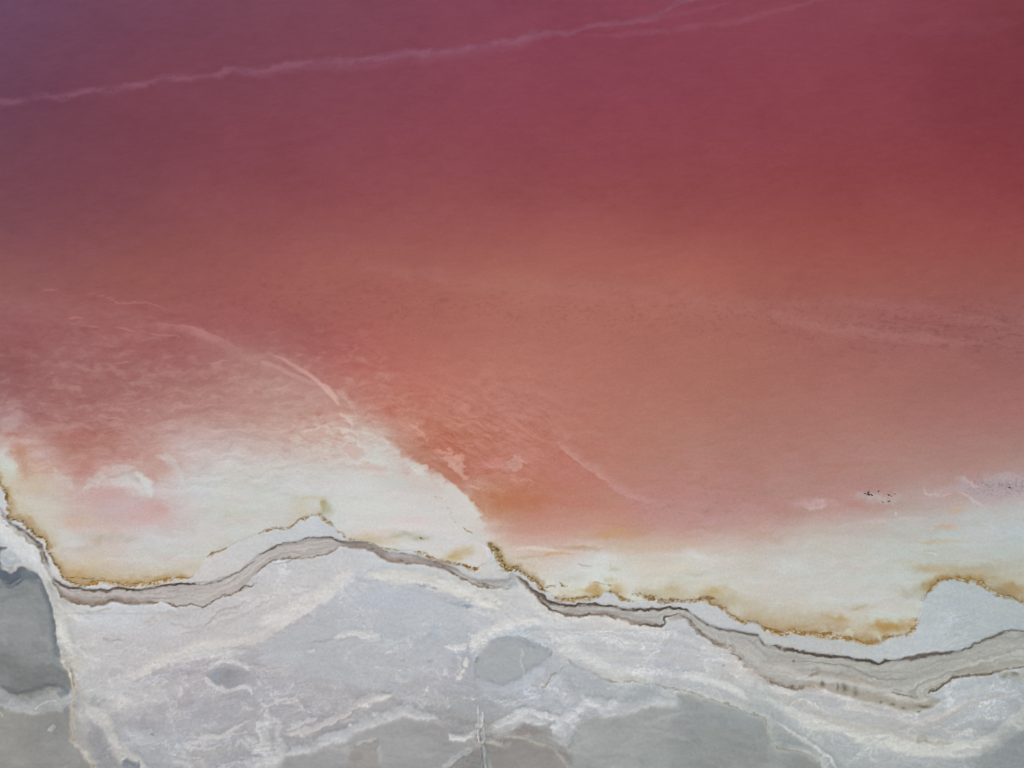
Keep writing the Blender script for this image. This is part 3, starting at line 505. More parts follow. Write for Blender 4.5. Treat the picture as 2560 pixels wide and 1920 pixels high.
TAN2 = fill(tan2, None, 1, 4, 3, smooth=0); tanfill(TAN2, upG+upG2[1:]+upH, loG+loG2[1:-1]+loH, (180, 178, 173), .9, nl=10); setc(TAN2, 2)
# streaks inside the right-hand band
for p, w, a, c in [(sH((0, 800), (200, 870), (400, 890), (600, 890), (800, 930), (1000, 1000), (1200, 1070), (1350, 1070), (1480, 1010)), 4, .8, (206, 203, 198)), (sH((300, 900), (450, 850), (620, 860), (800, 900), (1000, 980)), 4, .5, (166, 158, 148)),
                (sH((160, 720), (300, 740), (500, 760), (700, 790), (850, 860), (1100, 900), (1350, 870)), .6, .6, (146, 140, 136)), (sH((200, 735), (240, 735)), .8, .9, (130, 120, 112)), (sH((1700, 740), (1900, 690), (2050, 640), (2212, 590)), 1, .35, (160, 156, 150)),
                (sH((1200, 780), (1400, 740), (1700, 700), (1900, 620)), 1, .4, (166, 162, 156)), (sH((900, 800), (1100, 780), (1300, 740), (1500, 710)), 5, .4, (198, 196, 194)), (sH((340, 870), (420, 850), (460, 830)), 2, .6, (142, 130, 118)),
                (sH((1040, 1010), (1200, 1040), (1300, 1045)), .6, .8, (128, 120, 108)), (sG((1620, 400), (1800, 500), (1950, 560), (2212, 700)), 5, .4, (194, 190, 188)), (sG((400, 300), (700, 305), (950, 330), (1200, 360)), 2, .5, (166, 158, 154)), (sG((500, 285), (800, 290), (1000, 315)), 2, .5, (196, 190, 188)),
                (sG((2000, 600), (2100, 680), (2212, 760)), 5, .4, (196, 194, 190)), (sG((1350, 370), (1430, 355), (1520, 345)), 3, .7, (142, 132, 122)), (sH((0, 780), (150, 800), (300, 850)), 3, .6, (205, 198, 196)), (sH((1550, 830), (1750, 800), (1950, 790)), 3, .5, (156, 146, 134)),
                (sG((1890, 690), (1960, 680), (2000, 720)), 3, .6, (168, 156, 146)), (sH((1400, 900), (1600, 820), (2000, 760), (2300, 740)), 4, .3, (166, 162, 156))]:
    stroke(p, w, c, a, s=w*1.5+3, warp=4, taper=.15)
crust(upG, 4, .95, -.15); crust(upG2, 3.6, .75, -.1, (122, 114, 106)); crust(upH[:12], 4.5, .95, -.12, (108, 98, 88)); crust(upH[10:], 2.6, .55, -.05, (124, 118, 106))
crust(loG, 3.2, .95, -.25); crust(loG2, 4.5, .75, -.05, (124, 112, 100)); crust(loH[13:20], 4, .85, -.1, (112, 104, 86)); crust(loH[16:], 2.5, .5, 0, (128, 120, 100)); crust(loH[:5], 4, .75, .05, (118, 108, 96))
stroke(loG[3:12], 1, (136, 122, 114), .75, warp=3, up=15, dn=2, taper=.08); stroke(upG[:6], 1, (122, 108, 98), .8, warp=3, up=3, dn=12, taper=.1)
stroke(loG2[4:8], 2, (126, 114, 100), .6, s=10, warp=4); stroke(loG2[8:]+loH[1:3], 3, (150, 140, 132), .6, s=12, warp=4)
fill(sH((1120, 735), (1200, 700), (1350, 662), (1480, 655), (1600, 652), (1500, 675), (1350, 692), (1250, 715)), (122, 110, 104), .9, 3, 3)
fill(sH((150, 930), (300, 930), (480, 925), (700, 960), (900, 1010), (1100, 1080), (1300, 1100), (1460, 1080), (1400, 1130), (1250, 1175), (1100, 1150), (900, 1080), (700, 1040), (450, 980), (250, 975)), (166, 156, 144), .6, 7, 6)
for c, rx, ry in [((190, 955), 8, 6), ((265, 955), 3, 3), ((965, 1088), 5, 5), ((1060, 1120), 7, 4), ((1150, 1145), 9, 5), ((1585, 872), 7, 7), ((1970, 822), 9, 5), ((600, 960), 4, 12), ((655, 965), 9, 12), ((750, 1000), 8, 16), ((460, 940), 8, 9), ((2120, 850), 12, 7), ((2030, 860), 10, 9), ((1330, 1130), 22, 6), ((1290, 1180), 5, 3)]:
    blob(sH(c)[0], rx*.8, ry*.8, (112, 104, 90), .75, warp=4)
stroke(sH((1960, 850), (2050, 870), (2212, 880), (2500, 900)), 5, (170, 166, 156), .55, s=8, warp=4)

# salt strips and flow streaks on the flat
W1 = (212, 212, 212)
for p, w, a, c in [
    (sA((-200, 1000), (0, 1160), (60, 1250), (150, 1340), (230, 1420), (320, 1500), (350, 1600)), 12, .7, (206, 208, 208)),
    (sE((390, 20), (440, 130), (500, 250), (540, 420), (600, 600), (650, 720)), 9, .7, (206, 205, 200)), (sE((470, 60), (540, 230), (650, 330), (800, 400)), 4, .6, (208, 206, 202)),
    (sE((540, 300), (560, 450), (620, 560), (700, 640), (780, 690)), 3, .6, (198, 202, 196)), (sE((700, 290), (800, 305), (900, 300), (960, 300), (975, 265)), 1, .7, (180, 172, 156)),
    (sE((1230, 430), (1400, 360), (1550, 335), (1720, 320)), 7, .55, (182, 178, 172)), (sE((600, 640), (640, 720), (670, 790), (690, 830)), 10, .5, (196, 194, 184)),
    (sE((1010, 900), (1150, 850), (1300, 780), (1450, 700), (1600, 650), (1750, 590), (1900, 570), (2100, 560), (2300, 520)), 7, .5, (204, 200, 198)), (sE((900, 940), (1050, 930), (1200, 870), (1300, 790), (1420, 740)), 3, .6, (205, 202, 200)), (sE((1400, 740), (1600, 720), (1750, 670), (2000, 670), (2212, 650)), 5, .5, (200, 199, 200)),
    (sF((-40, 440), (100, 380), (250, 340), (400, 260), (520, 180), (650, 90), (760, 10)), 12, .55, (204, 203, 202)), (sF((0, 600), (60, 520), (150, 430), (300, 390), (400, 320), (550, 220), (720, 80), (830, 0)), 3, .5, (203, 202, 203)), (sF((0, 160), (100, 155), (300, 130), (500, 90)), 4, .4, (203, 201, 200)),
    (sF((850, 0), (1100, 0), (1300, 10), (1500, 40), (1700, 90), (1900, 180), (2050, 260), (2212, 340)), 10, .8, (205, 204, 198)), (sF((1500, 0), (1700, 60), (1900, 130), (2060, 200), (2212, 240)), 9, .7, (207, 207, 204)), (sF((1800, 290), (1950, 310), (2100, 360), (2212, 370)), 3, .4, (200, 204, 206)),
    (sF((1640, 620), (1750, 620), (1850, 590)), 3, .7, W1), (sF((1820, 680), (1880, 600), (1980, 500), (2080, 440), (2212, 390))+sG((100, 370), (300, 400)), 9, .85, (208, 208, 207)), (sF((1800, 800), (1830, 700)), 3, .8, (205, 206, 204)), (sF((1720, 910), (1760, 860), (1800, 800)), 1.2, .9, (218, 212, 208)), (sF((1700, 930), (1740, 880)), 1, .5, (196, 176, 164)),
    (sG((-60, 20), (50, 60), (120, 150), (220, 260), (330, 340), (500, 370), (800, 380), (1000, 420), (1200, 450), (1320, 450), (1450, 380)), 4, .55, (208, 206, 200)), (sG((200, 290), (330, 400), (450, 500), (520, 600), (480, 680)), 14, .5, (205, 206, 206)),
    (sG((500, 560), (620, 600), (760, 600), (850, 620)), 3, .5, (190, 186, 184)), (sG((700, 500), (1000, 520), (1300, 560), (1500, 600), (1800, 700)), 2.5, .4, (184, 182, 184)), (sG((300, 640), (450, 640), (600, 700), (800, 800), (960, 860), (1100, 870), (1300, 900)), 14, .6, (206, 207, 208)),
    (sG((950, 640), (1050, 650), (1130, 640)), 5, .5, (180, 184, 190)), (sG((1100, 770), (1250, 760), (1400, 790), (1430, 820)), 8, .6, (180, 184, 190)), (sG((1250, 800), (1400, 850), (1550, 840)), 3, .5, (210, 210, 210)), (sG((1380, 900), (1600, 920), (1800, 980), (1950, 1050)), 8, .45, (188, 194, 196)), (sG((1400, 880), (1700, 880), (1900, 960), (2060, 1090)), 6, .6, (206, 208, 208)),
    (sG((1850, 480), (1900, 700), (2050, 800), (2212, 920)), 4, .4, (206, 202, 200)), (sG((1600, 560), (1800, 680), (2000, 860), (2212, 1000)), 8, .45, (204, 202, 200)), (sG((2060, 1000), (2212, 1060))+sH((100, 1120), (300, 1230), (500, 1290), (800, 1350), (1100, 1420), (1400, 1480), (1700, 1490), (1950, 1420), (2150, 1260), (2300, 1130), (2800, 900)), 13, .75, (206, 207, 204)),
    (sH((0, 1000), (200, 1060), (420, 1190), (700, 1300), (1000, 1330), (1200, 1400), (1400, 1450)), 5, .55, (188, 182, 176)), (sH((260, 1040), (420, 1040), (600, 1090), (700, 1130)), 9, .6, (184, 184, 190)), (sH((300, 1010), (500, 1010), (700, 1060), (850, 1150), (1000, 1160)), 3, .5, (208, 206, 206)), (sH((0, 940), (100, 990), (250, 1000)), 4, .6, (208, 204, 204)),
    (sH((760, 1150), (1000, 1190), (1250, 1250), (1400, 1240), (1550, 1170), (1700, 1110), (1900, 1060), (2212, 1010)), 4, .5, (204, 200, 202)), (sH((1250, 1260), (1450, 1260), (1600, 1180), (1750, 1110), (2000, 1040), (2212, 990)), 2, .45, (178, 172, 174)), (sH((1300, 1420), (1450, 1450), (1600, 1430)), 2, .5, (168, 158, 146)), (sH((1280, 1330), (1500, 1350)), 6, .5, (178, 180, 184)),
    (sH((1250, 1420), (1340, 1410), (1400, 1440)), 4, .55, (164, 156, 148)), (sH((1440, 1310), (1620, 1340), (1850, 1320)), .8, .6, (212, 208, 206)),
    (sH((0, 1200), (120, 1300), (260, 1380), (400, 1480), (520, 1570), (620, 1700)), 2, .8, (214, 216, 217)), (sH((0, 1130), (200, 1280), (400, 1400), (560, 1520), (700, 1700)), 4, .35, (188, 194, 198)), (sH((150, 1330), (300, 1430), (420, 1560), (520, 1700)), 3, .4, (176, 182, 186)), (sH((800, 1440), (1000, 1500), (1300, 1600), (1500, 1680)), 3, .35, (190, 196, 198)),
    (sH((500, 1350), (600, 1370), (700, 1400), (780, 1400)), 3, .6, (168, 172, 178)), (sH((850, 1570), (960, 1590)), 2, .6, (206, 208, 208)), (sH((1450, 1600), (1700, 1560), (1900, 1540)), 2, .4, (198, 196, 198)), (sH((1550, 1550), (1800, 1510), (2100, 1490)), 4, .4, (164, 166, 172)),
    (sF((650, 560), (720, 520), (850, 500), (1000, 510), (1080, 490)), 5, .6, (203, 202, 204)), (sF((430, 580), (560, 570), (700, 550), (820, 540), (950, 550)), 1.5, .5, (160, 160, 166)), (sF((450, 660), (520, 655)), 2, .5, W1),
    (sF((1220, 740), (1300, 730)), 1.5, .6, (158, 156, 162)), (sF((1480, 740), (1560, 730)), 1.5, .6, (162, 162, 162)), (sF((1200, 820), (1230, 890), (1290, 920), (1350, 890)), 2, .6, (204, 204, 206)), (sF((1470, 1010), (1500, 950)), 1, .7, (208, 212, 210)),
    (sF((0, 740), (60, 700), (180, 680)), 1, .5, (204, 204, 208)), (sF((1000, 600), (1180, 580), (1280, 530), (1400, 510)), 1.5, .5, (198, 204, 206)), (sF((1120, 660), (1170, 640)), 1, .7, W1)]:
    if sum(c) > 590 and w > 2: c = tuple(min(216, x+5) for x in c); a = min(.92, a*1.25)
    stroke(p, w, c, a, s=w*1.1+3, warp=6, taper=.12, hgt=(.05 if sum(c) > 600 else -.03))
    if sum(c) > 608 and w > 3: stroke(p, w*.3, (216, 215, 213), a*.7, s=w*.6+2, warp=9, taper=.12, brk=.12, nz=STF, hgt=.04)

# ---- mud pans
mud1 = sE((-900, -400), (-500, -300), (0, -130), (20, -60), (110, -75), (220, -60), (320, -15), (345, 5), (385, 100), (440, 240), (478, 420), (508, 600), (530, 720), (600, 850), (630, 950), (600, 990), (450, 950), (300, 990), (160, 1010), (0, 950), (-600, 940))
win, m = fill(mud1, (129, 133, 133), .97, 4, 4, smooth=2, hgt=-.1); setc((win, m), 3)
T[win] += ((N_LG[win]*13+fbm(CX[win]/60, CY[win]/80, 85, 4)*13+LDG[win]*4)*m)[..., None]
stroke(sE((0, 700), (100, 780), (250, 870), (330, 900), (450, 840), (520, 760)), 30, (116, 120, 118), .5, s=40, warp=12)
stroke(sE((480, 60), (300, 300), (250, 500), (200, 800)), 20, (138, 142, 140), .4, s=60, warp=12)
stroke(sE((345, 0), (385, 100), (440, 240), (478, 420), (508, 600), (530, 720)), 1, (92, 101, 108), .8, warp=3, up=3, dn=16, taper=.05)
fill(sA((-900, 1500), (0, 1400), (15, 1450), (22, 1580), (70, 1620), (110, 1600), (150, 1575), (220, 1580), (280, 1600), (320, 1640), (340, 1690), (200, 1700), (150, 1740), (60, 1720), (0, 1680), (-900, 1700)), (84, 94, 104), .9, 4, 4, smooth=2)
fill(sA((180, 1620), (260, 1605), (300, 1650), (330, 1740), (200, 1700)), (112, 122, 128), .7, 7, 5)
for p in [sE((0, 0), (60, 80), (100, 100), (120, 30), (190, 20)), sE((30, -60), (60, 20), (90, 60))]:
    stroke(p, 3, (84, 92, 102), .7, s=7, warp=6, brk=0)
stroke(sE((100, 80), (140, 60), (190, 20)), .5, (150, 156, 160), .6, s=3, warp=2)
# salt lobes on the mud's edge
for p, w, a, c in [(sA((30, 1480), (60, 1530), (100, 1560), (150, 1540), (200, 1550)), 3, .6, (160, 170, 176)), (sA((40, 1590), (90, 1615), (130, 1600), (160, 1570), (240, 1575), (310, 1620), (345, 1680)), 2, .8, (196, 190, 186)), (sA((60, 1440), (120, 1480), (150, 1470)), 3, .5, (170, 180, 186)), (sA((10, 1450), (25, 1520), (25, 1580), (60, 1612)), 1, .8, (182, 178, 176))]:
    stroke(p, w, c, a, s=w+4, warp=5)
mud2 = sE((-900, 1150), (0, 1165), (200, 1180), (380, 1190), (500, 1160), (620, 1150), (635, 1250), (625, 1330), (660, 1440), (740, 1530), (790, 1590), (830, 1659), (980, 2000), (1300, 2800), (0, 3500), (-1500, 3000))
win, m = fill(mud2, (150, 149, 145), .97, 9, 8, smooth=2, hgt=-.08); setc((win, m), 4)
T[win] += ((N_LG[win]*8+N_MD[win]*4)*m)[..., None]
stroke(sE((620, 1130), (560, 1250), (470, 1400), (420, 1600)), 25, (140, 144, 144), .4, s=50, warp=14)
stroke(sE((680, 1500), (560, 1550), (500, 1659)), 30, (160, 162, 162), .5, s=40, warp=14)
band1 = sE((-600, 990), (0, 1060), (150, 1120), (330, 1130), (460, 1090), (640, 1060))
stroke(band1, 14, (166, 170, 172), .85, s=18, warp=10, taper=0); stroke(band1, 5, (186, 190, 192), .5, s=14, warp=16, taper=0, brk=.1, nz=LST)
for p, w, a, c in [(sE((310, 1160), (400, 1090), (500, 1070)), .5, .8, (206, 208, 208)), (sE((0, 950), (100, 1000), (170, 1010), (330, 950), (520, 930)), 1, .6, (106, 110, 110)), (sE((560, 960), (530, 1010), (600, 1000)), 5, .5, (104, 108, 116)), (sE((540, 1050), (620, 1030)), 2, .4, (196, 200, 202)),
                   (sE((430, 1360), (490, 1305)), 2.5, .85, (190, 192, 192)), (sE((0, 1200), (30, 1190)), 3, .6, (190, 188, 176)), (sE((560, 1140), (590, 1170)), 6, .4, (120, 122, 132)), (sE((0, 1100), (200, 1170), (380, 1190)), 3, .4, (184, 188, 190))]:
    stroke(p, w, c, a, s=w+3, warp=5)
# crusty margin between mud and flat
edge = sE((530, 700), (560, 760), (610, 820), (640, 930), (650, 1040), (632, 1140), (640, 1300), (640, 1400), (690, 1480), (770, 1560), (830, 1650), (900, 1800))
stroke(edge, 3, (190, 184, 172), .8, s=9, warp=7, taper=.04, hgt=.08); stroke(edge, .3, (146, 132, 112), .5, s=3, warp=9, taper=.04, brk=.15)
stroke(sE((600, 770), (620, 830), (645, 940), (660, 1000)), .5, (150, 136, 116), .8, s=3, warp=7)
for c in [(560, 735), (615, 850), (665, 965), (760, 1530)]:
    blob(sE(c)[0], 4, 6, (214, 206, 192), .9, warp=3)
# lower left salt tongue with grey hollows
for p, w, a, c in [(sE((700, 1050), (760, 1130), (850, 1200), (930, 1300), (960, 1400), (1040, 1520), (1150, 1600), (1250, 1659), (1350, 1740)), 11, .85, (208, 206, 202)), (sE((820, 720), (760, 800), (760, 900), (800, 1000), (700, 1060)), 12, .4, (196, 200, 202)),
                   (sE((700, 1100), (700, 1200), (740, 1320), (720, 1420), (780, 1500), (860, 1659)), 14, .45, (190, 190, 190)), (sE((780, 1270), (830, 1340), (860, 1440), (930, 1560), (1050, 1650)), 13, .7, (152, 152, 156)), (sE((1060, 1610), (1150, 1630), (1230, 1680)), 7, .85, (112, 120, 132)),
                   (sE((830, 1040), (830, 1090), (880, 1150)), 4, .6, (158, 166, 168)), (sE((860, 1110), (930, 1070)), 1.5, .5, (160, 166, 166)), (sE((720, 1140), (770, 1180)), 4, .5, (164, 168, 168)), (sE((1030, 1430), (1080, 1400), (1130, 1420)), 6, .4, (158, 162, 172)),
                   (sE((860, 1000), (950, 1010), (1050, 1060), (1180, 1090), (1400, 1060)), 5, .4, (205, 204, 204)), (sE((1000, 1260), (1100, 1230), (1250, 1180), (1380, 1130)), 4, .3, (202, 196, 198)), (sE((1650, 1380), (1720, 1320), (1840, 1270), (1900, 1300)), 1, .6, (206, 204, 206)),
                   (sE((1560, 1460), (1700, 1440), (1800, 1400), (1950, 1380), (2000, 1340), (2120, 1280), (2212, 1250)), 3, .75, (208, 205, 204)), (sE((1600, 1480), (1750, 1500), (1900, 1470), (1960, 1450)), 1, .7, (208, 203, 202)), (sE((1400, 1620), (1550, 1600), (1700, 1630)), 2.5, .6, (206, 203, 203)),
                   (sE((1200, 1330), (1300, 1310), (1320, 1370)), .5, .5, (202, 202, 204)), (sE((2050, 1080), (2150, 1150), (2212, 1140)), 3, .6, (205, 204, 203)), (sE((1080, 1150), (1020, 1130)), .5, .3, W1), (sE((1300, 1360), (1340, 1370)), .8, .8, (130, 132, 138)),
                   (sE((980, 780), (1010, 830), (1080, 800)), 10, .35, (180, 176, 176)), (sE((880, 560), (1000, 560), (1090, 550)), 1, .5, (164, 158, 160)), (sE((960, 620), (1090, 550)), 1, .5, W1), (sE((1210, 1250), (1280, 1270)), 18, .3, (164, 160, 164)), (sE((1400, 400), (1700, 440), (1900, 360), (2100, 270)), .6, .4, (170, 162, 162)), (sE((1670, 480), (1800, 420), (1900, 320), (2212, 200)), .6, .5, (166, 158, 158))]:
    stroke(p, w, c, a, s=w+4, warp=8, taper=.12, hgt=(.06 if sum(c) > 600 else -.03))
# little eye-shaped hollow
fill(sE((1780, 820), (1850, 780), (1960, 775), (2080, 790), (2170, 820), (2120, 880), (2050, 950), (1960, 975), (1870, 930), (1800, 880)), (160, 160, 164), .75, 7, 6, hgt=-.08)
blob(sE((1960, 860),)[0], 22, 20, (140, 141, 146), .8); blob(sE((1870, 880),)[0], 7, 12, (150, 166, 180), .8)
stroke(sE((2170, 820), (2100, 765), (1950, 745), (1850, 760)), 2, (208, 209, 209), .85, s=6, warp=5)
stroke(sE((1770, 850), (1800, 910), (1880, 970), (1960, 1000), (2060, 965), (2130, 965), (2170, 1000), (2185, 1040)), 2, (208, 208, 209), .85, s=6, warp=5)
# middle pan
MPAN = fill(sF((2000, 600), (2080, 560), (2212, 535))+sG((60, 535), (160, 580), (250, 620), (330, 660), (290, 710), (160, 800), (0, 900))+sF((2120, 935), (2020, 910), (1920, 880), (1890, 800), (1920, 700)), (164, 169, 173), .9, 5, 5, hgt=-.1); setc(MPAN, 7)
stroke(sF((2000, 600), (2080, 560), (2212, 535))+sG((60, 535), (160, 580), (250, 620), (330, 660), (300, 710)), 2, (134, 144, 154), .7, s=8, warp=6, brk=0)
stroke(sF((1900, 750), (1915, 700)), 2, (140, 144, 150), .7, s=5)
stroke(sF((1880, 900), (2000, 950), (2120, 970), (2230, 950))+sG((200, 850), (300, 730)), 6, (186, 191, 200), .6, s=14, warp=8)
blobs([(sG((170, 460),)[0], 30, 8, (172, 184, 192), .7), (sG((60, 480),)[0], 30, 12, (186, 196, 202), .5), (sF((1750, 240),)[0], 24, 5, (154, 168, 180), .7), (sF((1850, 275),)[0], 14, 4, (136, 146, 158), .8), (sF((1440, 75),)[0], 16, 4, (150, 160, 172), .8), (sF((1540, 95),)[0], 6, 2.5, (152, 162, 172), .8),
       (sF((1550, 510),)[0], 20, 12, (172, 182, 194), .6), (sF((2200, 500),)[0], 22, 8, (182, 192, 198), .6), (sF((1720, 535),)[0], 2, 2, (130, 130, 140), .8), (sF((1735, 455),)[0], 2.5, 2, (150, 154, 158), .8), (sF((2095, 222),)[0], 3, 1.5, (130, 140, 150), .9), (sG((1820, 755),)[0], 4, 2, (140, 148, 152), .8), (sG((2095, 945),)[0], 9, 9, (170, 172, 180), .8), (sG((370, 390),)[0], 3, 6, (176, 184, 192), .7), (sF((1790, 775),)[0], 3, 2, (150, 146, 140), .8)])
# mud pans along the bottom
pan3 = sF((300, 1540), (420, 1500), (560, 1460), (680, 1420), (800, 1410), (900, 1340), (1000, 1290), (1150, 1230), (1260, 1180), (1380, 1210), (1500, 1240), (1600, 1290), (1650, 1350), (1700, 1400), (1850, 1390), (1920, 1440), (1945, 1500), (1800, 1560), (1650, 1659), (1500, 1900), (0, 2600), (-200, 1900), (0, 1659), (150, 1600))
win, m = fill(pan3, (157, 156, 157), .9, 4, 6, smooth=3, hgt=-.1); setc((win, m), 5)
T[win] += ((N_LG[win]*7+N_MD[win]*4+STR[win]*2)*m)[..., None]
fill(sF((850, 1470), (920, 1450), (1040, 1400), (1065, 1450), (1060, 1560), (1090, 1659), (1000, 1900), (700, 1900), (800, 1659)), (150, 146, 143), .6, 8, 7)
pan4 = sG((1440, 1010), (1600, 1030), (1750, 1075), (1900, 1120), (2050, 1180), (2150, 1200), (2180, 1260), (2212, 1290))+sH((20, 1400), (120, 1510), (260, 1520), (330, 1550), (430, 1610), (520, 1700), (700, 2000), (700, 3500))+sG((-1200, 3500), (-300, 1900), (-230, 1420), (-130, 1480), (-60, 1400), (0, 1380), (100, 1370), (250, 1370), (350, 1400), (500, 1500), (520, 1430), (560, 1350), (650, 1250), (750, 1215), (900, 1225), (1000, 1200), (1150, 1140), (1300, 1110), (1420, 1100), (1445, 1060))
PAN4 = fill(pan4, (153, 157, 157), .97, 6, 6, smooth=3, hgt=-.14); setc(PAN4, 6)
win, m = PAN4; T[win] += ((N_LG[win]*7+fbm(CX[win]/90, CY[win]/50, 84, 4)*9+STR[win]*2)*m)[..., None]
stroke(sG((1500, 1000), (1700, 1080), (1900, 1140), (2180, 1280), (2230, 1400)), 10, (164, 171, 171), .4, s=40, warp=8)
blobs([(sG(p)[0], rx, ry, c, a) for p, rx, ry, c, a in [((1700, 1240), 70, 16, (142, 150, 156), .5), ((2050, 1180), 80, 20, (156, 164, 164), .4), ((1350, 1560), 90, 26, (150, 158, 158), .5), ((900, 1500), 70, 40, (160, 164, 162), .5), ((1900, 1400), 90, 30, (144, 152, 152), .4), ((1130, 1600), 20, 14, (138, 142, 144), .5), ((850, 1550), 20, 6, (140, 144, 148), .5)]])
for p, a in [(sG((1000, 1400), (1200, 1350), (1400, 1380), (1550, 1440), (1700, 1560)), .3), (sG((1250, 1130), (1320, 1170), (1500, 1180)), .25)]:
    stroke(p, 1, (178, 182, 182), a, s=7, warp=9, taper=.25)
mud5 = sG((-230, 1430), (-130, 1480), (-60, 1400), (0, 1385), (100, 1380), (200, 1410), (330, 1450), (430, 1560), (500, 1659), (620, 2100), (300, 3500), (-1300, 3500), (-260, 1900))
win, m = fill(mud5, (144, 141, 139), .95, 7, 6, smooth=3, hgt=-.02); setc((win, m), 5)
T[win] += ((N_LG[win]*5+N_MD[win]*4)*m)[..., None]
stroke(sG((-240, 1370), (-100, 1430), (-80, 1470), (0, 1370), (80, 1350), (220, 1370), (350, 1430), (450, 1540), (540, 1659)), 4, (134, 129, 127), .6, warp=6, up=18, dn=4)
stroke(sG((-230, 1410), (-130, 1480), (-60, 1405), (0, 1385), (110, 1395), (220, 1430), (340, 1490), (430, 1590), (480, 1659)), .8, (176, 170, 160), .75, s=4, warp=6, taper=0, hgt=.03)
stroke(sG((-60, 1330), (0, 1290), (80, 1260), (150, 1300), (240, 1340)), 5, (142, 136, 136), .6, s=12, warp=6)
blob(sG((70, 1330),)[0], 12, 16, (146, 138, 136), .6)
# salt ridges on and around the pans
for p, w, a, c in [(sF((200, 1600), (350, 1500), (500, 1470), (620, 1400), (760, 1370), (870, 1310), (950, 1260), (1080, 1240), (1200, 1190), (1280, 1160), (1400, 1180), (1520, 1210), (1600, 1250), (1640, 1290)), 8, .85, (192, 194, 198)),
                   (sF((1640, 1350), (1700, 1390), (1790, 1400), (1880, 1360), (1925, 1310)), 4, .7, (200, 203, 207)), (sF((1925, 1310), (1945, 1260), (1960, 1180)), 1, .6, (210, 208, 206)), (sF((220, 1380), (400, 1340), (560, 1290), (650, 1250), (780, 1200), (880, 1120), (960, 1060), (1080, 1030), (1200, 1010)), 6, .8, (200, 195, 196)),
                   (sF((430, 1390), (560, 1330), (650, 1300), (800, 1210), (900, 1140), (960, 1080), (1100, 1045)), .8, .5, (134, 130, 134)), (sF((880, 1130), (980, 1080), (1120, 1040), (1210, 1010)), 4, .85, (208, 205, 205)), (sF((360, 1320), (500, 1230), (600, 1190), (700, 1110), (800, 1060), (950, 1030)), 2, .6, (168, 164, 168)), (sF((300, 1320), (400, 1270), (530, 1210)), 2, .7, (206, 206, 208)),
                   (sF((420, 1400), (550, 1350), (700, 1300), (850, 1250)), 4, .7, (158, 156, 158)), (sF((20, 1100), (130, 1120), (210, 1080), (300, 1040)), 1.2, .8, (208, 206, 205)), (sF((300, 1040), (380, 1090), (430, 1160)), 1, .85, (206, 205, 204)), (sF((270, 1080), (350, 1110), (420, 1150)), 2, .5, (200, 196, 194)), (sF((90, 1120), (120, 1250), (80, 1330), (110, 1450), (130, 1550)), 7, .6, (200, 201, 202)), (sF((60, 1200), (40, 1320), (70, 1420), (20, 1500), (-60, 1560)), 3, .6, (203, 203, 204)),
                   (sF((160, 1200), (220, 1270), (200, 1380), (250, 1450)), 3, .6, (198, 200, 201)), (sF((0, 1500), (100, 1530), (200, 1500), (150, 1600), (0, 1620), (-100, 1700)), 14, .6, (202, 203, 206)), (sF((-80, 1380), (0, 1440), (80, 1500)), 4, .5, (205, 204, 203)),
                   (sF((870, 1470), (950, 1430), (1040, 1390)), 1.5, .7, (188, 186, 184)), (sF((1060, 1450), (1070, 1560), (1090, 1640)), 2, .5, (182, 182, 184)), (sF((800, 1530), (740, 1500), (830, 1470)), 2, .4, (184, 186, 190)), (sF((1600, 1659), (1750, 1560), (1880, 1490)), 4, .75, (184, 185, 186)), (sF((1650, 1640), (1760, 1570), (1860, 1520)), 1, .5, (206, 206, 206)),
                   (sF((2030, 1270), (2120, 1260), (2230, 1210))+sG((70, 1180), (180, 1170)), 5, .9, (205, 206, 208)), (sF((2020, 1260), (2070, 1300), (2160, 1310), (2230, 1280))+sG((100, 1240), (250, 1230)), 7, .7, (192, 196, 200)), (sF((2030, 1410), (2100, 1380), (2230, 1320)), 5, .6, (184, 184, 186)), (sF((2000, 1430), (2100, 1470), (2150, 1480), (2200, 1430)), 3, .5, (176, 170, 162)),
                   (sF((1250, 1060), (1290, 1040), (1330, 1090), (1400, 1110)), 5, .5, (192, 194, 196)), (sF((1430, 1130), (1500, 1060)), 3, .5, (196, 198, 198)), (sF((810, 1265), (850, 1255)), 1, .9, W1), (sF((1020, 1190), (1080, 1160)), 2, .7, W1), (sF((850, 1600), (870, 1500)), 10, .5, (146, 138, 132)),
                   (sG((300, 1330), (430, 1250), (550, 1150), (680, 1080), (820, 1100), (900, 1060), (960, 960), (1020, 940)), 7, .85, (204, 207, 211)), (sG((700, 1140), (850, 1160), (1050, 1110), (1200, 1060), (1400, 1080)), 8, .6, (190, 195, 199)), (sG((560, 1180), (450, 1290), (350, 1370)), 14, .7, (200, 202, 207)), (sG((400, 1300), (450, 1400), (500, 1480)), 12, .7, (186, 190, 195)), (sG((0, 1200), (150, 1170), (320, 1210), (450, 1230)), 4, .8, (206, 207, 209)),
                   (sG((-60, 1290), (60, 1230), (200, 1260), (330, 1260)), 5, .6, (200, 202, 206)), (sG((930, 940), (920, 1030), (990, 1080), (1100, 1000), (1250, 960)), 8, .45, (184, 189, 193)), (sG((0, 980), (150, 880), (300, 760)), 8, .5, (188, 194, 203)), (sG((330, 870), (430, 910), (500, 990)), 8, .5, (190, 195, 204)), (sG((340, 900), (320, 1100), (350, 1150)), 4, .4, (194, 198, 203)), (sG((900, 940), (850, 960), (820, 950)), 1.5, .8, W1),
                   (sG((90, 600), (85, 760), (95, 850)), .4, .6, (196, 200, 204)), (sG((1440, 1020), (1430, 1090), (1350, 1110), (1200, 1110)), 6, .5, (182, 188, 190))]:
    stroke(p, w, c, a, s=w*1.0+4, warp=7, taper=.1, hgt=(.1 if sum(c) > 580 else -.03))
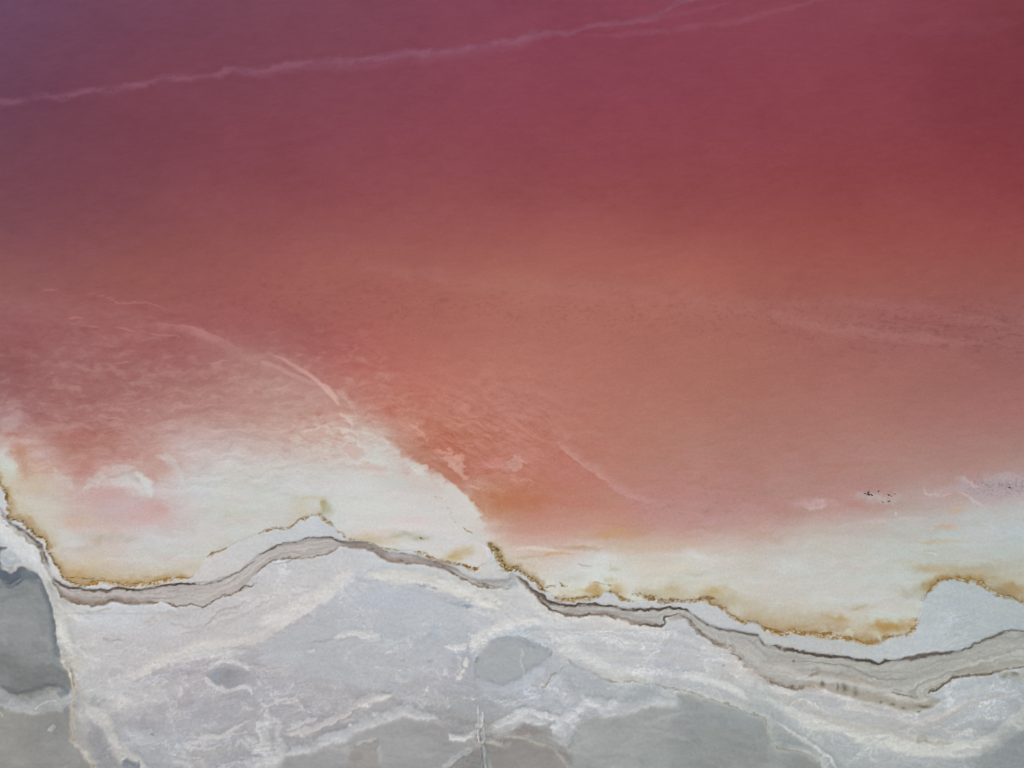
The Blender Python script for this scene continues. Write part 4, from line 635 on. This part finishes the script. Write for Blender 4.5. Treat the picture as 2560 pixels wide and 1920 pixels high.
    if sum(c) > 596 and w > 2: stroke(p, w*.3, (215, 215, 216), a*.75, s=w*.7+2, warp=12, taper=.1, brk=.1, nz=STF, hgt=.05)
# olive margin of the big pan
ol = sG((460, 725), (520, 770), (600, 790), (700, 830), (780, 880), (860, 905), (920, 920), (980, 908), (1100, 912), (1180, 930), (1270, 950), (1360, 965), (1460, 985), (1500, 1000), (1560, 1020), (1640, 1035), (1740, 1075), (1860, 1110), (1960, 1150), (2050, 1180), (2140, 1195), (2180, 1260), (2212, 1290))+sH((10, 1390), (120, 1500), (260, 1520), (330, 1550), (430, 1620), (520, 1720))
stroke([(x+2, y-4) for x, y in ol[:10]], 3, (182, 177, 168), .6, warp=3, up=12, dn=3)
stroke(ol[:7], 2, (150, 144, 126), .6, s=5, warp=4)
stroke(ol, .5, (138, 131, 114), .6, s=2.6, warp=7, taper=.01, brk=-.25, nz=N_BK, hgt=.04)
stroke([(x+1, y-7) for x, y in ol], 3, (194, 197, 196), .5, warp=7, up=16, dn=3, taper=.02)
stroke(sG((265, 1030), (280, 960), (330, 890), (340, 865), (400, 820), (460, 790)), .6, (146, 138, 120), .7, s=3.5, warp=6, brk=-.1)
stroke(sG((460, 790), (560, 790), (640, 820), (740, 870), (830, 920)), 8, (172, 178, 188), .6, s=14, warp=6)
fill(sG((380, 850), (470, 790), (600, 800), (720, 860), (840, 920), (900, 930), (1200, 940), (1280, 960), (1150, 1080), (900, 1080), (800, 1120), (700, 1060), (560, 1020), (470, 920)), (166, 172, 176), .6, 10, 7, hgt=-.05)
blobs([(sG((700, 900),)[0], 34, 8, (160, 166, 178), .7), (sG((1130, 990),)[0], 40, 18, (164, 170, 173), .6), (sG((950, 970),)[0], 14, 20, (196, 200, 204), .5)])
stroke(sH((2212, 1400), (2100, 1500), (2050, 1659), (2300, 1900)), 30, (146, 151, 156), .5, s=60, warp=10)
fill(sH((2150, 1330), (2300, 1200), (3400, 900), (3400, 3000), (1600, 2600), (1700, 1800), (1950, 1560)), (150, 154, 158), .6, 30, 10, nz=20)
T += (VEIN*.45*(CLS == 0))[..., None]
# narrow ditch with salted banks
dt = lambda *p: [(1100+a*220/1521, 1680+b*240/1659) for a, b in p]
for p, w, a, c, h in [(dt((650, 560), (655, 700), (665, 820), (665, 930)), .9, .9, (218, 216, 214), .15), (dt((740, 680), (740, 800), (735, 900), (700, 960)), 2, .9, (214, 213, 211), .15), (dt((620, 880), (660, 920), (720, 900)), 4, .6, (208, 206, 204), .05),
                      (dt((675, 700), (680, 940)), .3, .5, (150, 152, 154), 0), (dt((758, 780), (760, 870)), .6, .7, (126, 132, 138), -.05), (dt((655, 980), (670, 1110), (685, 1230)), 1.2, .85, (212, 210, 207), .15), (dt((690, 960), (690, 1100)), .8, .6, (214, 213, 210), .1),
                      (dt((720, 960), (700, 1030), (700, 1100), (715, 1180)), 2.4, .85, (122, 134, 142), -.12), (dt((735, 960), (700, 1010)), .6, .9, (104, 112, 118), -.05), (dt((735, 1180), (740, 1230)), 3, .6, (204, 208, 206), 0), (dt((760, 960), (765, 1100), (772, 1220)), .8, .6, (196, 198, 198), .08),
                      (dt((782, 1160), (786, 1210)), .9, .8, (100, 98, 100), -.04), (dt((712, 1250), (720, 1320), (728, 1420), (735, 1500), (742, 1600), (755, 1700), (780, 2200)), 1.6, .85, (98, 104, 112), -.25), (dt((750, 1250), (762, 1400), (775, 1500), (790, 1659), (820, 2200)), 3.4, .7, (172, 176, 180), .05),
                      (dt((800, 1400), (812, 1550), (820, 1700), (850, 2200)), .6, .6, (140, 134, 128), 0), (dt((700, 1280), (715, 1500), (725, 1700), (745, 2200)), .6, .5, (176, 172, 168), .1), (dt((770, 1480), (775, 1560)), 1.4, .6, (140, 140, 150), 0)]:
    stroke(p, w*.55, c, a, s=w*.5+1.2, warp=1.2, taper=.04, hgt=h)

M_D = M_BRN*0; mark(M_D, dt((712, 1250), (728, 1420), (742, 1600), (755, 1700), (780, 2200)), 2.2, 1, 1.5); mark(M_D, dt((720, 960), (700, 1030), (700, 1100), (715, 1180)), 3, 1, 1.5); CLS[M_D > .5] = 8
# combine: brine to the shore, land behind it
white_near = sst(-40, 0, SD)                                      # strip of fresh salt behind the gold line
T[:] = LAKE_T*(1-LAND[..., None])+T*LAND[..., None]
# gold crusts on top of both
GOLD = (134, 102, 52); GLD2 = (166, 132, 82)
N_SQ = 1-np.abs(fbm(GX/7, GY/6, 81, 2))*2.2                       # squiggles
def gold(p, w=4, a=.9, brk=-.05, c=GOLD, c2=GLD2, squ=.0):
    mark(M_GOLD, p, w*.5, w, 6)
    stroke(p, w*.6, c2, a*.5, s=w*1.5, warp=6, taper=.05, brk=brk-.1)
    stroke(p, w*.45, c, a*.8, s=w, warp=8, taper=.05, brk=brk+.12, nz=N_SQ*.55-.25+N_BK*.5, hgt=.05)
gold(gold1[:18], 3, .9, -.2, (118, 84, 40), (190, 158, 104)); gold(gold1[16:], 4.5, .8, -.02, (176, 126, 52), (200, 156, 92))
gold(gold2, 2.5, .7); gold(gold3[:6], 3, .8, .0); gold(gold3[5:9], 3.5, .9, -.1, (160, 122, 50)); gold(gold3[8:], 2.2, .75, -.1, (158, 128, 72), (196, 168, 118))
gold(gold4, 3.6, 1, -.15, (156, 112, 36)); gold(gold5[:6], 7, 1, -.2, (132, 104, 50), (176, 146, 88)); gold(gold5[5:], 4, 1, -.15, (138, 104, 46)); gold(gold6, 4.5, .9, -.1, (164, 118, 40)); gold(gold7, 4, .95, -.1, (150, 110, 44)); gold(gold8, 4.5, .95, -.1); gold(gold9[:8], 3.6, .85, -.05, (172, 128, 58)); gold(gold9[7:], 6, .95, -.1, (164, 116, 44), (198, 154, 84)); gold(gold9b, 4, .7, 0, (178, 132, 62), (196, 156, 96)); gold(gold10, 4.5, .75, -.05, (160, 124, 62), (190, 156, 100))
gold(sG((300, 105), (340, 98), (380, 95)), 1.8, .9, -.3); gold(sG((405, 70), (440, 85), (490, 95)), 2, .9, -.3); gold(sG((690, 70), (800, 75), (850, 100)), 1.6, .5, -.1); gold(sG((1590, 225), (1620, 190), (1670, 200)), 2, .8, -.2); gold(sB((1780, 1225), (1820, 1255), (1870, 1275), (1900, 1305)), 2, .7, -.2, (176, 146, 96), (200, 180, 140)); gold(sB((1410, 1330), (1440, 1335), (1460, 1355)), 1.6, .9, -.2)
gold(sA((40, 930), (60, 1000), (85, 1080)), 2, .7); gold(sE((560, -5), (700, 10), (850, 40)), 2, .4, .1); gold(sB((1530, 960), (1600, 1000), (1680, 1080), (1690, 1160), (1740, 1200)), 1.2, .3, 0, (176, 168, 140), (196, 192, 170))
stroke(sB((1990, 1400), (2040, 1440), (2080, 1430), (2100, 1500)), .6, (112, 92, 56), .8, s=3, warp=9, brk=.05)
# levels: the map is brought to colours as viewed, vignetting at the right included (u, v, r, g, b)
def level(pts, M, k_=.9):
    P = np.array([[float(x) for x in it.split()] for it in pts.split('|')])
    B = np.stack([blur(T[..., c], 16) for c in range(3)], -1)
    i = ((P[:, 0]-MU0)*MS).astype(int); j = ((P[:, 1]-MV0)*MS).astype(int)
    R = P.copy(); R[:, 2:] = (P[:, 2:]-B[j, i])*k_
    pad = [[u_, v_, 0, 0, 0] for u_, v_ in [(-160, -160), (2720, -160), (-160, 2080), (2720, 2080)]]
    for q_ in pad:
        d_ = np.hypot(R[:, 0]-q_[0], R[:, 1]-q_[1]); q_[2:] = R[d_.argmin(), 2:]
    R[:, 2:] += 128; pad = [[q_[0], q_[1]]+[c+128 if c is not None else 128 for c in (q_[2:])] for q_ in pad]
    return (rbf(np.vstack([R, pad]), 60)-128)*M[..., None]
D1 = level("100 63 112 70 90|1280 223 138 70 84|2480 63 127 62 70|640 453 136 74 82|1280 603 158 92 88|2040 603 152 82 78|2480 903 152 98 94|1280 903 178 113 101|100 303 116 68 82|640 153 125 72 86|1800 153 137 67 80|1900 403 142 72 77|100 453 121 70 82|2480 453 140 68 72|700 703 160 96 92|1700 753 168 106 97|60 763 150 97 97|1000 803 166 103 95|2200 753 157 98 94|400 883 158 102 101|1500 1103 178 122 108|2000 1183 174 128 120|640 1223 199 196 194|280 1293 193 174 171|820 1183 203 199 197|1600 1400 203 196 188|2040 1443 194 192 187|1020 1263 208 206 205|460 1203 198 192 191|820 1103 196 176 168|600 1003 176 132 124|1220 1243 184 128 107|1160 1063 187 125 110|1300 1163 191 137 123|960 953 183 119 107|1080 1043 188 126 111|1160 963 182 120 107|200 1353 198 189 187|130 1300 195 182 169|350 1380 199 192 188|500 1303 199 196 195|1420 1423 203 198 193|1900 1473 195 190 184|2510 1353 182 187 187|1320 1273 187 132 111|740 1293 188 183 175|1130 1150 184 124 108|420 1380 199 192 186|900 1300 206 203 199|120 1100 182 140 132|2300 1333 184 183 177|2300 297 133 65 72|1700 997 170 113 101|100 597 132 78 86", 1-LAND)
D2 = level("300 1643 190 188 190|700 1643 182 182 186|1000 1503 186 190 197|1000 1663 181 183 187|900 1597 186 187 190|1540 1583 195 194 194|1740 1803 147 151 151|2340 1783 178 180 178|70 1603 142 145 145|80 1833 139 138 135|2400 1553 173 182 185|2300 1623 175 178 177|2240 1683 167 167 162|1040 1853 156 156 157", LAND)  # dry side; lens vignetting at lower right is painted into the salt colour
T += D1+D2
T += (GRN*(1.1+2.2*LAND)*(1-.5*(CLS > 2)))[..., None]
T += .65*(T-np.stack([blur(T[..., c], 1) for c in range(3)], -1))*np.maximum(LAND, sst(900, 1150, GY))[..., None]
T += fbm(GX/3.2, GY/3.2, 83, 1)[..., None]*LAND[..., None]*1.5
np.clip(T, 30, 232, out=T)

M_WHT = sst(196, 212, T.mean(-1))*LAND*sst(-.1, .5, N_CR)*(CLS == 0)*sst(-50, -90, SD)
M_FOAM *= sst(-.1, .5, FARL)
def T_at(uu, vv):
    return T[np.clip(((vv-MV0)*MS).astype(int), 0, H_-1), np.clip(((uu-MU0)*MS).astype(int), 0, W_-1)]
# ---------------------------------------------------------------- MESHES
def lin(c):
    c = np.clip(np.asarray(c, np.float32)/255, 0, 1)
    return np.where(c <= .04045, c/12.92, ((c+.055)/1.055)**2.4)
LIGHT = np.array(LIGHT_RGB, np.float32)            # what a white matt ground returns under this sky
REFL = np.array(REFL_RGB, np.float32)              # what the brine mirrors of it
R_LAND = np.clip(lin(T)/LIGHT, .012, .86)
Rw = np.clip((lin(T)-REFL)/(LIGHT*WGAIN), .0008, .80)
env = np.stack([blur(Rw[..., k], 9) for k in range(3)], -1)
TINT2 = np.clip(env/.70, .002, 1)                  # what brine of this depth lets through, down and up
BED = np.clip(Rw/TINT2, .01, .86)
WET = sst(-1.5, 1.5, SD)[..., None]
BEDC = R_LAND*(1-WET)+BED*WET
TINT = np.sqrt(TINT2)
DEPTH = .06-.16*np.log(np.clip(TINT2.mean(-1), .02, 1))
Z = np.where(SD > 0, -np.minimum(DEPTH, SD*.012+.002), .025+.30*(1-np.exp(np.minimum(SD, 0)/45)))+blur(HT, 1)*1.5*np.where(SD > 0, .3, 1)
Z = np.where(SD > 2, np.minimum(Z, -.008), np.maximum(Z, .004)).astype(np.float32)
Z += np.where(SD < -4, .012*N_CR+.02*N_MD, 0)

FPX = 1280/math.tan(HFOV/2)
ct, st = math.cos(TILT), math.sin(TILT)
def to_image(x, y):                                    # ground point -> image pixels, projected through the camera
    y = np.clip(y, -48, 420)
    dep = y*st+CAM_H*ct
    return 1280+FPX*x/dep, 960-FPX*(y*ct-CAM_H*st)/dep
def ground(u, v):                                  # image pixels -> ground point
    k = (960-v)/FPX; y = CAM_H*(k*ct+st)/(ct-k*st)
    return (u-1280)/FPX*(y*st+CAM_H*ct), y
def samp(A, u, v):
    i = np.clip((u-MU0)*MS-.5, 0, W_-1.001); j = np.clip((v-MV0)*MS-.5, 0, H_-1.001)
    i0 = i.astype(np.int32); j0 = j.astype(np.int32); fi = i-i0; fj = j-j0
    if A.ndim == 3: fi = fi[..., None]; fj = fj[..., None]
    return (A[j0, i0]*(1-fi)+A[j0, i0+1]*fi)*(1-fj)+(A[j0+1, i0]*(1-fi)+A[j0+1, i0+1]*fi)*fj
def outward(a, far, g=1.35, first=2.0):
    o = []; s = first; x = a
    while abs(x) < far:
        x = x+s*(1 if far > 0 and a > 0 else -1); o.append(x); s *= g
    return o
def tag(o, label=None, cat=None, group=None, kind=None):
    for k, v in (('label', label), ('category', cat), ('group', group), ('kind', kind)):
        if v: o[k] = v
def link_mesh(name, V, F, m, colors=None, attr='shade', parent=None, smooth=True):
    me = bpy.data.meshes.new(name)
    me.vertices.add(len(V)); me.vertices.foreach_set('co', np.ascontiguousarray(V, np.float32).ravel())
    n = F.shape[1]
    me.loops.add(F.size); me.loops.foreach_set('vertex_index', np.ascontiguousarray(F, np.int32).ravel())
    me.polygons.add(len(F)); me.polygons.foreach_set('loop_start', np.arange(0, F.size, n, dtype=np.int32))
    me.update(calc_edges=True)
    if colors is not None:
        a = me.color_attributes.new(attr, 'FLOAT_COLOR', 'POINT')
        c = np.ones((len(V), 4), np.float32); c[:, :3] = colors; a.data.foreach_set('color', c.ravel())
    me.polygons.foreach_set('use_smooth', np.full(len(F), smooth))
    me.materials.append(m)
    o = bpy.data.objects.new(name, me); COL.objects.link(o)
    if parent: o.parent = parent
    return o
def sheet(xs, ys):
    X, Y = np.meshgrid(np.array(xs), np.array(ys)); nx = len(xs)
    idx = np.arange(X.size).reshape(X.shape)
    F = np.stack([idx[:-1, :-1], idx[:-1, 1:], idx[1:, 1:], idx[1:, :-1]], -1).reshape(-1, 4)
    return X.ravel(), Y.ravel(), F
def part_mesh(name, V, C, F, m):
    used, inv = np.unique(F, return_inverse=True)
    return link_mesh(name, V[used], inv.reshape(F.shape), m, C[used])

# ---------------------------------------------------------------- MATERIALS
def newmat(name):
    m = bpy.data.materials.new(name); m.use_nodes = True; m.node_tree.nodes.clear()
    return m, m.node_tree.nodes, m.node_tree.links
def ground_mat(name, rough, grain, bump, scale=2.2, spec=.25):
    m, N, Lk = newmat(name)
    o = N.new('ShaderNodeOutputMaterial'); p = N.new('ShaderNodeBsdfPrincipled')
    p.inputs['Roughness'].default_value = rough; p.inputs['Specular IOR Level'].default_value = spec
    a = N.new('ShaderNodeVertexColor'); a.layer_name = 'shade'
    g = N.new('ShaderNodeNewGeometry')
    n1 = N.new('ShaderNodeTexNoise'); n1.inputs['Scale'].default_value = scale; n1.inputs['Detail'].default_value = 5; n1.inputs['Roughness'].default_value = .65
    n2 = N.new('ShaderNodeTexNoise'); n2.inputs['Scale'].default_value = .55; n2.inputs['Detail'].default_value = 3
    mp = N.new('ShaderNodeMapping'); mp.inputs['Scale'].default_value = (.45, 1.5, 1)
    Lk.new(g.outputs['Position'], mp.inputs['Vector']); Lk.new(mp.outputs[0], n2.inputs['Vector']); Lk.new(g.outputs['Position'], n1.inputs['Vector'])
    r1 = N.new('ShaderNodeMapRange'); r1.inputs[1].default_value = .25; r1.inputs[2].default_value = .75; r1.inputs[3].default_value = 1-grain; r1.inputs[4].default_value = 1+grain
    r2 = N.new('ShaderNodeMapRange'); r2.inputs[1].default_value = .25; r2.inputs[2].default_value = .75; r2.inputs[3].default_value = 1-grain*.6; r2.inputs[4].default_value = 1+grain*.6
    Lk.new(n1.outputs[0], r1.inputs[0]); Lk.new(n2.outputs[0], r2.inputs[0])
    mu = N.new('ShaderNodeMath'); mu.operation = 'MULTIPLY'; Lk.new(r1.outputs[0], mu.inputs[0]); Lk.new(r2.outputs[0], mu.inputs[1])
    v = N.new('ShaderNodeVectorMath'); v.operation = 'SCALE'; Lk.new(a.outputs[0], v.inputs[0]); Lk.new(mu.outputs[0], v.inputs['Scale'])
    b = N.new('ShaderNodeBump'); b.inputs['Strength'].default_value = bump; b.inputs['Distance'].default_value = .05
    Lk.new(n1.outputs[0], b.inputs['Height']); Lk.new(b.outputs[0], p.inputs['Normal'])
    Lk.new(v.outputs[0], p.inputs['Base Color']); Lk.new(p.outputs[0], o.inputs[0])
    return m
M_SALT = ground_mat('salt_crust_white', .85, .065, .6)
M_BANK = ground_mat('drying_mud_tan', .85, .08, .6, 2.8)
M_MUD = ground_mat('wet_grey_mud', .55, .045, .2, 1.6, .3)
M_BED = ground_mat('salt_bed', .95, .03, .1, 2.0, 0)
def brine_mat():
    m, N, Lk = newmat('pink_brine')
    o = N.new('ShaderNodeOutputMaterial'); a = N.new('ShaderNodeVertexColor'); a.layer_name = 'shade'
    tr = N.new('ShaderNodeBsdfTransparent'); gl = N.new('ShaderNodeBsdfGlossy'); gl.inputs['Roughness'].default_value = .12
    fr = N.new('ShaderNodeFresnel'); fr.inputs['IOR'].default_value = 1.37; mx = N.new('ShaderNodeMixShader')
    g = N.new('ShaderNodeNewGeometry'); mp = N.new('ShaderNodeMapping'); mp.inputs['Scale'].default_value = (.8, 1.6, 1); mp.inputs['Rotation'].default_value = (0, 0, .15)
    n1 = N.new('ShaderNodeTexNoise'); n1.inputs['Scale'].default_value = 1.1; n1.inputs['Detail'].default_value = 6; n1.inputs['Roughness'].default_value = .7
    n3 = N.new('ShaderNodeTexNoise'); n3.inputs['Scale'].default_value = 2.6; n3.inputs['Detail'].default_value = 2
    b = N.new('ShaderNodeBump'); b.inputs['Strength'].default_value = .25; b.inputs['Distance'].default_value = .04
    Lk.new(g.outputs['Position'], mp.inputs[0]); Lk.new(mp.outputs[0], n1.inputs[0]); Lk.new(g.outputs['Position'], n3.inputs[0])
    Lk.new(n1.outputs[0], b.inputs['Height']); Lk.new(b.outputs[0], gl.inputs['Normal']); Lk.new(b.outputs[0], fr.inputs['Normal'])
    r = N.new('ShaderNodeMapRange'); r.inputs[1].default_value = .25; r.inputs[2].default_value = .75; r.inputs[3].default_value = .955; r.inputs[4].default_value = 1.045
    Lk.new(n3.outputs[0], r.inputs[0])
    v = N.new('ShaderNodeVectorMath'); v.operation = 'SCALE'; Lk.new(a.outputs[0], v.inputs[0]); Lk.new(r.outputs[0], v.inputs['Scale'])
    Lk.new(v.outputs[0], tr.inputs[0]); Lk.new(fr.outputs[0], mx.inputs[0]); Lk.new(tr.outputs[0], mx.inputs[1]); Lk.new(gl.outputs[0], mx.inputs[2]); Lk.new(mx.outputs[0], o.inputs[0])
    return m
M_BRINE = brine_mat()
def chip_mat(name, rough=.8):
    m, N, Lk = newmat(name)
    o = N.new('ShaderNodeOutputMaterial'); p = N.new('ShaderNodeBsdfPrincipled'); p.inputs['Roughness'].default_value = rough; p.inputs['Specular IOR Level'].default_value = .2
    a = N.new('ShaderNodeVertexColor'); a.layer_name = 'shade'; n = N.new('ShaderNodeTexNoise'); n.inputs['Scale'].default_value = 9
    g = N.new('ShaderNodeNewGeometry'); Lk.new(g.outputs['Position'], n.inputs[0])
    r = N.new('ShaderNodeMapRange'); r.inputs[3].default_value = .85; r.inputs[4].default_value = 1.15; Lk.new(n.outputs[0], r.inputs[0])
    v = N.new('ShaderNodeVectorMath'); v.operation = 'SCALE'; Lk.new(a.outputs[0], v.inputs[0]); Lk.new(r.outputs[0], v.inputs['Scale'])
    Lk.new(v.outputs[0], p.inputs['Base Color']); Lk.new(p.outputs[0], o.inputs[0])
    return m

# ---------------------------------------------------------------- SHORE GROUND (one sheet cut into salt, banks, mud pans, bed)
XW = 118.0; YA, YB = -30.0, 74.0
xs = list(np.arange(-XW, XW+.01, .17)); ys = list(np.arange(YA, YB+.001, .165))
xs = outward(-XW, 4000)[::-1]+xs+outward(XW, 4000); ys = outward(YA, 4000)[::-1]+ys
X, Y, F = sheet(xs, ys); u, v = to_image(X, Y)
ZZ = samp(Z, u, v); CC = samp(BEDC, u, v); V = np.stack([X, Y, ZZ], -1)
fc = F[:, 0]; fu = (u[F[:, 0]]+u[F[:, 2]])*.5; fv = (v[F[:, 0]]+v[F[:, 2]])*.5
ii = np.clip(((fu-MU0)*MS).astype(int), 0, W_-1); jj = np.clip(((fv-MV0)*MS).astype(int), 0, H_-1)
cls = CLS[jj, ii]; wet = SD[jj, ii] > 0; cls = np.where(wet, 9, cls)
for k, nm, mt in [(9, 'lake_bed', M_BED), (0, 'salt_flat', M_SALT), (1, 'mud_bank', M_BANK), (2, 'mud_bank', M_BANK), (3, 'mud_flat', M_MUD), (4, 'mud_flat', M_MUD), (5, 'mud_flat', M_MUD), (6, 'mud_flat', M_MUD), (7, 'mud_flat', M_MUD), (8, 'ditch', M_MUD)]:
    f = F[cls == k]
    if len(f): tag(part_mesh(nm, V, CC, f, mt), kind='structure')
xf = list(np.arange(-200, 200.1, .7)); yf = list(np.arange(72.5, 205, .45))
X, Y, F = sheet(outward(-200, 4000)[::-1]+xf+outward(200, 4000), yf+outward(205, 4000)); u, v = to_image(X, Y)
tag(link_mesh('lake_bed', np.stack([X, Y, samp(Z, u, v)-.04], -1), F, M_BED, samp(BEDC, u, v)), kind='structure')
# ---------------------------------------------------------------- BRINE
xb = list(np.arange(-200, 200.1, .6)); yb = list(np.arange(2, 205, .5))
X, Y, F = sheet(outward(-200, 4000)[::-1]+xb+outward(200, 4000), yb+outward(205, 4000)); u, v = to_image(X, Y)
s = samp(SD, u, v); keep = s[F].max(1) > -9
used, inv = np.unique(F[keep], return_inverse=True)
w_ = link_mesh('lake_water', np.stack([X, Y, X*0], -1)[used], inv.reshape(-1, 4), M_BRINE, samp(TINT, u, v)[used])
tag(w_, kind='structure')

# ---------------------------------------------------------------- CRUSTS: small chips of real depth
rng = np.random.default_rng(7)
def chips(name, label, cat, mask, n, size, colf, m, zoff=0, flat=.35, ring=6, stretch=1.0, onwater=False):
    """n low lumps where the mask is high; six-sided, domed"""
    a = int((-150-MU0)*MS); b = int((2710-MU0)*MS); c = int((-150-MV0)*MS); d = int((2060-MV0)*MS)
    p = mask[c:d, a:b].astype(np.float64).ravel(); p = np.where(p > .25, p, 0); p /= p.sum()
    k = rng.choice(p.size, n, p=p); jj, ii = np.divmod(k, b-a)
    uu = (ii+a+rng.random(n))/MS+MU0; vv = (jj+c+rng.random(n))/MS+MV0
    x, y = ground(uu, vv); z = samp(Z, uu, vv)+zoff if not onwater else np.zeros(n)+.002
    r = size[0]+(size[1]-size[0])*rng.random(n)**2
    ang = np.arange(ring)/ring*2*np.pi
    th = ang[None]+rng.random((n, 1))*6.28+rng.normal(0, .22, (n, ring)); rr = r[:, None]*(.6+.7*rng.random((n, ring)))
    dr = rng.normal(0, .5, (n, 1)); px = rr*np.cos(th)*(1+stretch*rng.random((n, 1))); py = rr*np.sin(th)*.7
    cx, sx = np.cos(dr), np.sin(dr); ax = px*cx-py*sx; ay = px*sx+py*cx
    h = r*flat*(.5+rng.random(n))
    low = np.stack([x[:, None]+ax, y[:, None]+ay, np.repeat(z[:, None]-.02, ring, 1)], -1)
    top = np.stack([x[:, None]+ax*.55, y[:, None]+ay*.55, z[:, None]+h[:, None]*(.7+.5*rng.random((n, ring)))], -1)
    VV = np.concatenate([low, top], 1); base = np.arange(n)[:, None]*2*ring
    FF = []
    for q_ in range(ring):
        w2 = (q_+1) % ring
        FF.append(base+np.array([q_, w2, ring+w2, ring+q_]))
    FF = np.stack(FF, 1).reshape(-1, 4)
    cap = (base[:, None, :]+np.array([[ring, ring+1, ring+2, ring+3], [ring, ring+3, ring+4, ring+5]])).reshape(-1, 4)
    FF = np.concatenate([FF, cap])
    C = np.repeat(colf(uu, vv, n)[:, None], 2*ring, 1).reshape(-1, 3)
    o = link_mesh(name, VV.reshape(-1, 3), FF, m, C, smooth=False)
    tag(o, label, cat, kind='stuff')
    return o
def own(j, lo=.75, hi=1.2):
    def f(uu, vv, n):
        return np.clip(samp(R_LAND, uu, vv)*(lo+(hi-lo)*rng.random((n, 1)))*np.array(j), .01, .86)
    return f
M_CHIP = chip_mat('crumbled_crust')
chips('algae_crust', 'golden brown algae crust crumbling along the edge of the white shallows', 'algae crust', M_GOLD*(.4+.8*np.clip(N_SQ, 0, 1)), 3800, (.04, .15), own((.95, .9, .82), .65, 1.08), M_CHIP, .0, .36)
chips('mud_crust', 'dark broken crust lines along both edges of the tan mud bank', 'mud crust', M_BRN, 3600, (.04, .15), own((.95, .94, .93), .7, 1.08), M_CHIP, .0, .36)
chips('salt_crust', 'white salt nodules scattered over ridges of the grey salt flat', 'salt crust', M_WHT, 4200, (.04, .13), lambda uu, vv, n: np.clip(samp(R_LAND, uu, vv)*1.05+.05*rng.random((n, 1)), 0, .84), M_CHIP, .0, .2)
chips('foam', 'thin pale line of foam drifting across the dark pink brine', 'foam', M_FOAM, 700, (.04, .1), lambda uu, vv, n: np.clip(lin(T_at(uu, vv)*1.0+24), .01, .6)/LIGHT, chip_mat('brine_foam', .9), .0, .02, onwater=True)

# ---------------------------------------------------------------- DARK CLUMPS LYING IN THE SHALLOWS
def clump(uv, w, l, h, rot, seed, label, tint=(.075, .045, .045), wings=0):
    x, y = ground(*uv); r_ = np.random.default_rng(seed)
    vs, fs = [], []
    for b_ in range(1+wings):
        ox, oy = (0, 0) if b_ == 0 else (r_.normal(0, w*.55), r_.normal(0, l*.4)); sc = 1 if b_ == 0 else .35+.25*r_.random()
        n1, n2 = 10, 5; o0 = len(vs)
        for j in range(n2+1):
            ph = j/n2*math.pi/2
            for i in range(n1):
                t = i/n1*2*math.pi; k = 1+.28*r_.normal()*(.4+.6*math.cos(ph))
                vs.append((ox+sc*w/2*math.cos(ph)*math.cos(t)*k, oy+sc*l/2*math.cos(ph)*math.sin(t)*k, sc*h*math.sin(ph)*(1+.15*r_.normal())-.05))
        for j in range(n2):
            for i in range(n1):
                fs.append((o0+j*n1+i, o0+j*n1+(i+1) % n1, o0+(j+1)*n1+(i+1) % n1, o0+(j+1)*n1+i))
    vs = np.array(vs); c_, s_ = math.cos(rot), math.sin(rot)
    P = np.stack([vs[:, 0]*c_-vs[:, 1]*s_, vs[:, 0]*s_+vs[:, 1]*c_, vs[:, 2]], -1)
    C = (np.array(tint)*1.5+.045)*(.7+.6*r_.random((len(P), 1)))
    o = link_mesh('debris_clump', P, np.array(fs), M_DEBRIS, C, smooth=False); o.location = (x, y, -.01)
    tag(o, label, 'debris', 'dark clumps on the pale patches at the edge of the pink shallows')
M_DEBRIS = chip_mat('dark_wet_debris', .6)
d_ = lambda a, b: (2100+a*200/2212, 1180+b*100/1106)
clump(d_(800, 625), .62, .34, .14, .1, 1, 'largest dark brown clump at the left end of the speckled pale patch', (.055, .03, .03), 2)
clump(d_(785, 575), .42, .18, .1, .4, 2, 'small slanted dark clump just above the largest clump on the speckled pale patch', (.085, .045, .045), 1)
clump(d_(798, 530), .25, .16, .07, .0, 3, 'faint reddish speck topmost above the largest dark clump on the pale patch', (.16, .09, .09))
clump(d_(875, 620), .3, .12, .06, .5, 4, 'thin brownish speck touching the right side of the largest dark clump', (.12, .08, .08))
clump(d_(1350, 632), .42, .26, .1, -.2, 5, 'rounded dark clump at the upper right of the speckled pale patch', (.065, .035, .035), 1)
clump(d_(1525, 605), .3, .12, .06, -.6, 6, 'small slanted grey speck farthest right beside the speckled pale patch', (.13, .09, .09))
clump(d_(1365, 810), .62, .2, .1, .3, 7, 'elongated tilted dark clump at the lower right edge of the pale patch', (.09, .06, .055), 1)
clump(d_(1190, 830), .36, .15, .07, -.4, 8, 'thin bent grey clump at the bottom middle edge of the pale patch', (.14, .11, .1), 1)
clump(d_(1075, 545), .28, .16, .06, .0, 9, 'lower of two faint grey specks at the top middle of the speckled pale patch', (.17, .11, .11))
clump(d_(1080, 510), .26, .12, .06, .2, 10, 'upper of two faint grey specks at the top middle of the speckled pale patch', (.19, .13, .13))
clump(sD((2088, 895))[0], .4, .2, .1, .1, 11, 'small dark speck on the broad lavender salt patch near the right edge', (.07, .05, .06), 1)
clump(sH((1510, 625))[0], .25, .16, .08, .1, 12, 'tiny lone dark speck on the blue-white salt above the dark crust line', (.12, .12, .12))
